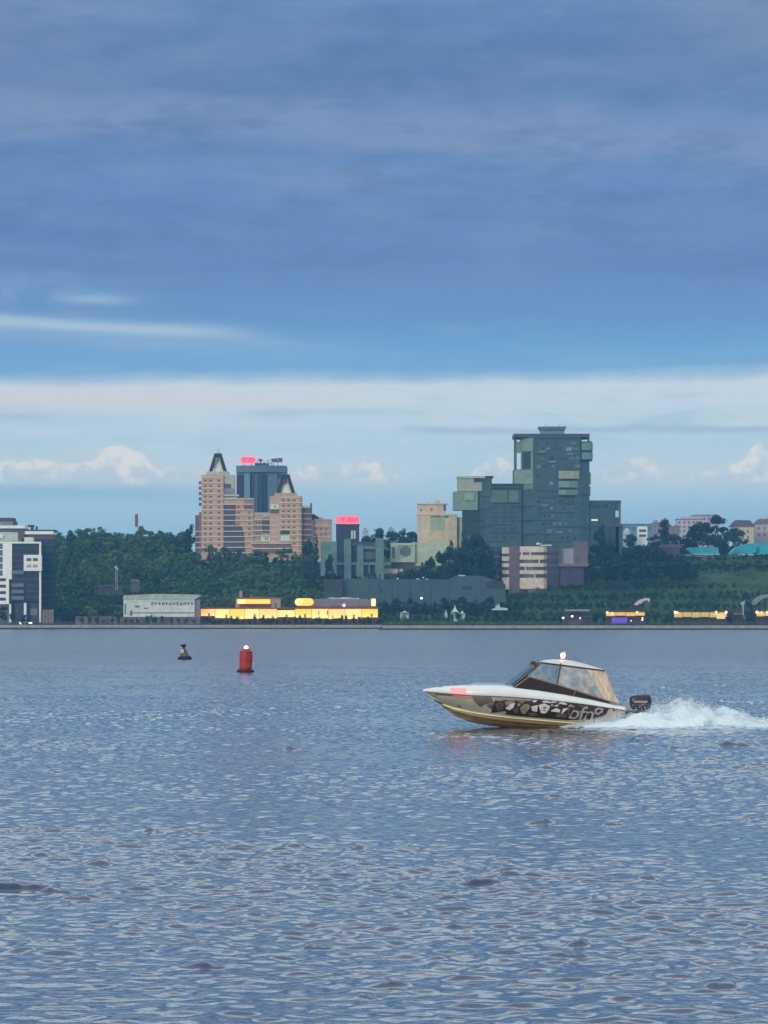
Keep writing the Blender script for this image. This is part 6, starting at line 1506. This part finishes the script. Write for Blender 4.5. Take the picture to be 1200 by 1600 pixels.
# seats and helm inside
seat_m = mat('beige_seat', (196, 184, 158), .8, .1, 2.0)
def seat(px, y0, y1):
    a = (px - 815) / SB
    MB().box(a - .32, a + .24, y0, y1, .42, .86).build('seat_box', gel, boat)
    c = MB()
    prof = [(-.36, .86), (-.38, .96), (.12, 1.0), (.2, 1.45), (.28, 1.86), (.36, 1.9), (.4, 1.8), (.3, 1.2), (.26, .86)]
    n = len(prof); c.add([(a + q, y0, z) for q, z in prof] + [(a + q, y1, z) for q, z in prof], [tuple(range(n)), tuple(range(n, 2 * n))[::-1]] + [(i, n + i, n + (i + 1) % n, (i + 1) % n) for i in range(n)])
    c.build('seat', seat_m, boat)
seat(856, -.75, -.2); seat(905, -.75, .75); seat(868, .3, .8)
hp = (822 - 815) / SB
MB().add([(hp - .5, -.8, 1.5), (hp - .5, .8, 1.5), (hp + .02, .8, 1.45), (hp + .02, -.8, 1.45), (hp - .5, -.8, .42), (hp - .5, .8, .42), (hp - .05, .8, .42), (hp - .05, -.8, .42)], [(0, 1, 2, 3), (4, 7, 6, 5), (0, 4, 5, 1), (1, 5, 6, 2), (2, 6, 7, 3), (3, 7, 4, 0)]).build('helm_console', dkp, boat)
wc = Vector((hp + .16, .16, 1.50)); wn = Vector((.82, 0, .57)); wu = Vector((0, 1, 0)); wv = wn.cross(wu)
MB().tube([wc + (wu * math.cos(t) + wv * math.sin(t)) * .18 for t in [2 * math.pi * k / 20 for k in range(21)]], .016, 6).tube([wc - wu * .18, wc + wu * .18], .012, 5).tube([wc, wc - wn * .2], .025, 6).build('steering_wheel', dkp, boat)
# outboard
ob = mat('black_outboard', (48, 48, 60), .35, .15, 3.0); ol = mat('grey_outboard_stripe', (150, 150, 160), .4, .05)
v = []; f = []
ox_, oz_ = bl(1001, 1096)
rings = []
for (z, w, l, dx) in ((-.27, .17, .36, .0), (-.18, .21, .40, .0), (.0, .235, .425, -.01), (.16, .22, .41, -.02), (.22, .19, .36, -.02), (.25, .10, .24, -.02)):
    rings.append([(ox_ + dx + l * (abs(math.cos(t)) ** .55) * (1 if math.cos(t) > 0 else -1), w * (abs(math.sin(t)) ** .55) * (1 if math.sin(t) > 0 else -1), oz_ + z + .02 * math.cos(t)) for t in [2 * math.pi * k / 20 for k in range(20)]])
v = [q for r_ in rings for q in r_]
f = [(i * 20 + k, i * 20 + (k + 1) % 20, (i + 1) * 20 + (k + 1) % 20, (i + 1) * 20 + k) for i in range(5) for k in range(20)] + [tuple(range(20))[::-1], tuple(range(100, 120))]
mo = obj_from('outboard_motor', v, f, ob, boat, smooth=True)
MB().box(ox_ - .26, ox_ + .24, -.236, -.20, oz_ - .05, oz_ + .03).build('stripe', ol, mo)
MB().box(ox_ - .34, ox_ + .30, -.246, -.21, oz_ - .14, oz_ - .11).build('stripe', mat('dim_outboard_stripe', (96, 92, 104), .4, .05), mo)
MB().box(ox_ - .16, ox_ + .14, -.09, .09, -.35, oz_ - .25).build('motor_leg', ob, mo)
MB().box(tx, ox_ - .1, -.14, .14, .35, .62).build('motor_bracket', ob, mo)

# ------------------------------------------------------------------ helmsman
def person():
    hx, hz = bl(833.5, 1040.6)
    o = (BX, YB + .12, 0)
    J = {}; E = []; Rr = {}
    def j(n, x, y, z, r, par=None):
        J[n] = (o[0] + x, o[1] + y, z + (.12 if z > 1.0 else 0)); Rr[n] = r
        if par: E.append((par, n))
    bxp = hx + .36
    j('pelvis', bxp, 0, 1.36, .15)
    j('waist', bxp - .05, 0, 1.52, .14, 'pelvis'); j('chest', bxp - .14, 0, 1.78, .165, 'waist'); j('collar', bxp - .20, 0, 1.95, .10, 'chest'); j('neck', bxp - .24, 0, 2.04, .058, 'collar')
    j('jaw', hx + .02, 0, 2.14, .072, 'neck'); j('head', hx, 0, 2.25, .098, 'jaw'); j('top', hx + .01, 0, 2.33, .075, 'head')
    for s, t in ((-1, 'a'), (1, 'b')):
        j('hip' + t, bxp + .01, s * .10, 1.28, .11, 'pelvis'); j('knee' + t, bxp - .05, s * .13, .90, .066, 'hip' + t); j('ankle' + t, bxp + .03, s * .13, .51, .043, 'knee' + t); j('toe' + t, bxp - .17, s * .15, .455, .034, 'ankle' + t)
        j('sh' + t, bxp - .18, s * .20, 1.89, .066, 'chest'); j('elb' + t, bxp - .22, s * .27, 1.60, .047, 'sh' + t); j('wr' + t, bxp - .42, s * .17 + .04, 1.53, .03, 'elb' + t); j('palm' + t, bxp - .49, s * .15 + .04, 1.545, .034, 'wr' + t)
        px_, py_ = bxp - .53, s * .15 + .04
        for k in range(4):
            fy = py_ + (k - 1.5) * .021; ln = (.036, .042, .04, .03)[k]
            j('f%d%s' % (k, t), px_, fy, 1.56, .0095, 'palm' + t); j('g%d%s' % (k, t), px_ - ln * .8, fy, 1.552, .0088, 'f%d%s' % (k, t)); j('h%d%s' % (k, t), px_ - ln, fy, 1.552 - ln * .8, .008, 'g%d%s' % (k, t))
        j('t0' + t, bxp - .49, py_ - s * .04, 1.53, .011, 'palm' + t); j('t1' + t, bxp - .53, py_ - s * .052, 1.515, .0095, 't0' + t)
    names = list(J); idx = {n: i for i, n in enumerate(names)}
    def skin(nm, keys, edges, grow, m, parent, lvl=2):
        me = bpy.data.meshes.new(nm); kk = {n: i for i, n in enumerate(keys)}
        off = Vector(o) if True else 0
        me.from_pydata([tuple(Vector(J[n]) - Vector(o)) for n in keys], [(kk[a], kk[c]) for a, c in edges], [])
        ob_ = bpy.data.objects.new(nm, me); COL.objects.link(ob_); me.skin_vertices or None
        sk = ob_.modifiers.new('skin', 'SKIN'); sk.use_smooth_shade = True
        if not me.skin_vertices: me.attributes  # layer is made with the modifier
        for n, i in kk.items(): me.skin_vertices[0].data[i].radius = (Rr[n] + grow, Rr[n] + grow)
        me.skin_vertices[0].data[kk[keys[0]]].use_root = True
        sb = ob_.modifiers.new('sub', 'SUBSURF'); sb.levels = sb.render_levels = lvl
        me.materials.append(m)
        if parent: ob_.parent = parent
        return ob_
    body = skin('person', names, E, 0, mat('skin', (186, 138, 116), .6, .06, 6.0), None)
    body.location = o
    tag(body, 'helmsman in a dark cap and navy jacket standing behind the windscreen of the motorboat', 'person')
    body_keys = ['pelvis', 'waist', 'chest', 'collar', 'sha', 'elba', 'wra', 'shb', 'elbb', 'wrb']
    skin('jacket', body_keys, [(a, c) for a, c in E if a in body_keys and c in body_keys], .016, mat('navy_jacket', (46, 54, 84), .85, .15, 6.0), body)
    lk = ['pelvis', 'hipa', 'kneea', 'anklea', 'hipb', 'kneeb', 'ankleb']
    skin('trousers', lk, [(a, c) for a, c in E if a in lk and c in lk], .014, mat('dark_trousers', (44, 46, 56), .9, .15, 6.0), body)
    for t in 'ab': skin('shoe', ['ankle' + t, 'toe' + t], [('ankle' + t, 'toe' + t)], .012, rubber, body)
    H = Vector((hx, 0, 0))
    def loc(mb, nm, m): 
        q = mb.build(nm, m, None); q.parent = body; q.location = (0, 0, .12); return q
    cp = MB().lathe((hx + .005, 0, 2.26), [(.106, 0), (.112, .04), (.10, .09), (.06, .12), (.005, .128)], 16)
    vis = [(hx - .09 + (-.13) * math.cos(a) * .9, .085 * math.sin(a), 2.285 - .02 * math.cos(a)) for a in np.linspace(-1.5, 1.5, 9)]
    n = len(vis); cp.add(vis + [(a, c, d + .012) for a, c, d in vis], [tuple(range(n)), tuple(range(n, 2 * n))[::-1]] + [(i, (i + 1) % n, n + (i + 1) % n, n + i) for i in range(n)])
    loc(cp, 'cap', mat('dark_cap', (40, 34, 36), .9, .1, 6.0))
    loc(MB().ball((hx + .035, 0, 2.235), .099, 12, 8, .9), 'hair', mat('dark_hair', (48, 38, 34), .9, .1, 6.0))
    loc(MB().add([(hx - .098, -.014, 2.225), (hx - .098, .014, 2.225), (hx - .128, 0, 2.195), (hx - .098, -.017, 2.185), (hx - .098, .017, 2.185), (hx - .09, 0, 2.245)], [(0, 2, 3), (1, 4, 2), (3, 2, 4), (5, 0, 3), (5, 4, 1), (5, 2, 0), (5, 1, 2)]), 'nose', mat('skin', (186, 138, 116)))
    for s in (-1, 1):
        loc(MB().ball((hx - .082, s * .034, 2.235), .014, 8, 6), 'eye', mat('eye_dark', (40, 36, 36), .3, 0))
        loc(MB().ball((hx + .01, s * .098, 2.215), .026, 8, 6, 1.2), 'ear', mat('skin', (186, 138, 116)))
    loc(MB().box(hx - .089, hx - .07, -.026, .026, 2.150, 2.158), 'mouth', mat('lip', (140, 82, 76), .6, 0))
person()

# ------------------------------------------------------------------ wake and spray
def foam_mat():
    m = bpy.data.materials.new('white_foam'); m.use_nodes = True; nt = m.node_tree; nt.nodes.clear(); S.nt = nt
    b = nt.nodes.new('ShaderNodeBsdfPrincipled'); b.inputs['Base Color'].default_value = lin((214, 232, 240)); b.inputs['Roughness'].default_value = .9; b.inputs['Specular IOR Level'].default_value = .1
    t = nt.nodes.new('ShaderNodeBsdfTransparent'); g = nt.nodes.new('ShaderNodeNewGeometry'); at = nt.nodes.new('ShaderNodeAttribute'); at.attribute_name = 'fade'
    mp = nt.nodes.new('ShaderNodeMapping'); mp.inputs['Scale'].default_value = (1.6, 1.0, 3.2); nt.links.new(g.outputs['Position'], mp.inputs[0])
    f = noise(S(mp.outputs[0]), 2.3, 6.0, .68)
    a = sstep(S(at.outputs['Fac']) * 1.25 - f, -.22, .22)
    mxn = nt.nodes.new('ShaderNodeMixShader'); put(mxn.inputs[0], a); nt.links.new(t.outputs[0], mxn.inputs[1]); nt.links.new(b.outputs[0], mxn.inputs[2])
    o = nt.nodes.new('ShaderNodeOutputMaterial'); nt.links.new(mxn.outputs[0], o.inputs[0]); MATS['white_foam'] = m
    return m
FM = foam_mat(); FR = np.random.default_rng(5)
def fbm(x, y, seed, base=1.0, octv=5):
    r = np.random.default_rng(seed); z = np.zeros_like(x); a = 1.0
    for o_ in range(octv):
        for _ in range(3):
            t = r.uniform(0, 6.28); k = base * 2 ** o_ * r.uniform(.8, 1.25); z += a / 3 * np.sin(k * (x * math.cos(t) + y * math.sin(t)) + r.uniform(0, 6.28))
        a *= .58
    return z
HP = np.array([(864, .02), (885, .10), (905, .22), (930, .36), (950, .44), (966, .62), (985, .80), (1002, .84), (1020, .80), (1040, .78), (1056, .84), (1070, .90), (1082, .86), (1096, .78), (1112, .70), (1128, .62), (1145, .56), (1160, .44), (1180, .32), (1205, .26), (1260, .18), (1340, .10), (1500, .03)])
FP = np.array([(864, .3), (905, .75), (950, 1.0), (1000, 1.05), (1100, 1.0), (1180, .85), (1340, .6), (1500, .2)])
def ridge(name, yc, wid, hs, x0, x1, seed, nx=420, ny=34):
    px = np.linspace(x0, x1, nx); u = np.linspace(-1, 1, ny); A, U = np.meshgrid(px, u)
    Xw = (A - 600) / SB; w = wid(A); Yw = yc(A) + U * w
    h = np.interp(A, HP[:, 0], HP[:, 1]) * hs
    n = fbm(Xw * 2.2, Yw * 2.2, seed, 1.6)
    prof = np.clip(1 - U ** 2, 0, 1) ** 1.2
    Zw = prof * h * (0.82 + .40 * n) + .02 - .05 * np.abs(U)
    V = np.stack([Xw, Yw + .10 * n * prof, Zw], -1).reshape(-1, 3); i = np.arange(nx * ny).reshape(ny, nx)
    o = obj_from(name, V, np.stack([i[:-1, :-1], i[:-1, 1:], i[1:, 1:], i[1:, :-1]], -1).reshape(-1, 4).tolist(), FM, smooth=True)
    at = o.data.attributes.new('fade', 'FLOAT', 'POINT'); fd = np.interp(A, FP[:, 0], FP[:, 1]) * np.clip(1.15 - np.abs(U) ** 3 * 1.1, 0, 1)
    at.data.foreach_set('value', fd.ravel().astype(np.float32))
    return o
def setfade(o, fn, nx, ny):
    u = np.abs(np.linspace(-1, 1, ny))[:, None] * np.ones((1, nx)); d = np.array([q.value for q in o.data.attributes['fade'].data]).reshape(ny, nx)
    o.data.attributes['fade'].data.foreach_set('value', (d * fn(u)).ravel().astype(np.float32))
o = ridge('wake_foam', lambda a: YB + .35 + 0 * a, lambda a: .9 + (a - 960) * .006, .74, 966, 1480, 3)
setfade(o, lambda u: .56 + .42 * u, 420, 34)
tag(o, 'white churned wake rising behind the motorboat', 'wake', kind='stuff')
for k, (dy, w_, hs, f0) in enumerate(((-.25, .7, .92, .40), (.25, .55, 1.06, .34), (.6, .8, 1.0, .40), (.05, .4, 1.18, .24))):
    o = ridge('spray_veil', lambda a: YB + .35 + dy + 0 * a, lambda a: w_ + (a - 960) * .004, hs, 968, 1300, 20 + k, 320, 30)
    setfade(o, lambda u: f0 + .5 * u, 320, 30)
    tag(o, 'torn veil of white spray hanging over the wake of the motorboat', 'spray', 'spray veils over the wake', kind='stuff')
o = ridge('bow_wash', lambda a: YB - 1.25 - (a - 870) * .0018, lambda a: .22 + np.clip(a - 864, 0, 130) * .0040, .60, 864, 1090, 9, 260, 26)
setfade(o, lambda u: .62 + .3 * u, 260, 26)
tag(o, 'white wash thrown along the side of the motorboat hull', 'wake', kind='stuff')
# trailing flat foam
o = ridge('foam_trail', lambda a: YB - 2.2 + (a - 900) * .006, lambda a: 1.2 + (a - 900) * .009, .10, 900, 1480, 14, 420, 40)
tag(o, 'thin flat foam spreading on the water behind and beside the motorboat', 'foam', kind='stuff')
o.data.attributes['fade'].data.foreach_set('value', (np.array([d.value for d in o.data.attributes['fade'].data]) * .50).astype(np.float32))
# droplets
def droplets():
    n = 16000; a = np.concatenate([FR.normal(1068, 34, n // 2), FR.uniform(875, 1200, n - n // 2)])
    a = a[(a > 870) & (a < 1240)]; n = len(a); h = np.interp(a, HP[:, 0], HP[:, 1])
    z = np.abs(FR.normal(0, .30, n)) * h + h * .50
    y = np.where(a < 968, YB - 1.3 + FR.normal(0, .22, n), YB + .3 + FR.normal(0, .55, n))
    s = FR.uniform(.004, .011, n)
    c = np.stack([(a - 600) / SB + FR.normal(0, .05, n), y, np.maximum(.03, z)], -1)
    T = np.array([(1, 1, 1), (1, -1, -1), (-1, 1, -1), (-1, -1, 1)]); V = (c[:, None, :] + T[None] * s[:, None, None]).reshape(-1, 3)
    i = np.arange(n) * 4; Fc = np.concatenate([np.stack([i, i + 1, i + 2], 1), np.stack([i, i + 3, i + 1], 1), np.stack([i, i + 2, i + 3], 1), np.stack([i + 1, i + 3, i + 2], 1)])
    o = obj_from('spray', V, Fc.tolist(), mat('white_droplets', (228, 236, 240), .6, 0))
    tag(o, 'fine white spray flying over the wake of the motorboat', 'spray', kind='stuff')
droplets()

# ------------------------------------------------------------------ air
hz = bpy.data.materials.new('haze_air'); hz.use_nodes = True; hz.node_tree.nodes.clear()
pv = hz.node_tree.nodes.new('ShaderNodeVolumePrincipled'); pv.inputs['Color'].default_value = (.22, .62, 1.0, 1); pv.inputs['Density'].default_value = HAZE_D; pv.inputs['Anisotropy'].default_value = 0.1
ho = hz.node_tree.nodes.new('ShaderNodeOutputMaterial'); hz.node_tree.links.new(pv.outputs[0], ho.inputs['Volume'])
o = MB().box(-4050, 4050, -420, 6050, -5.5, 145).build('haze', hz); o['kind'] = 'stuff'; o['label'] = 'thin bluish evening haze over the river and the far shore'; o['category'] = 'haze'
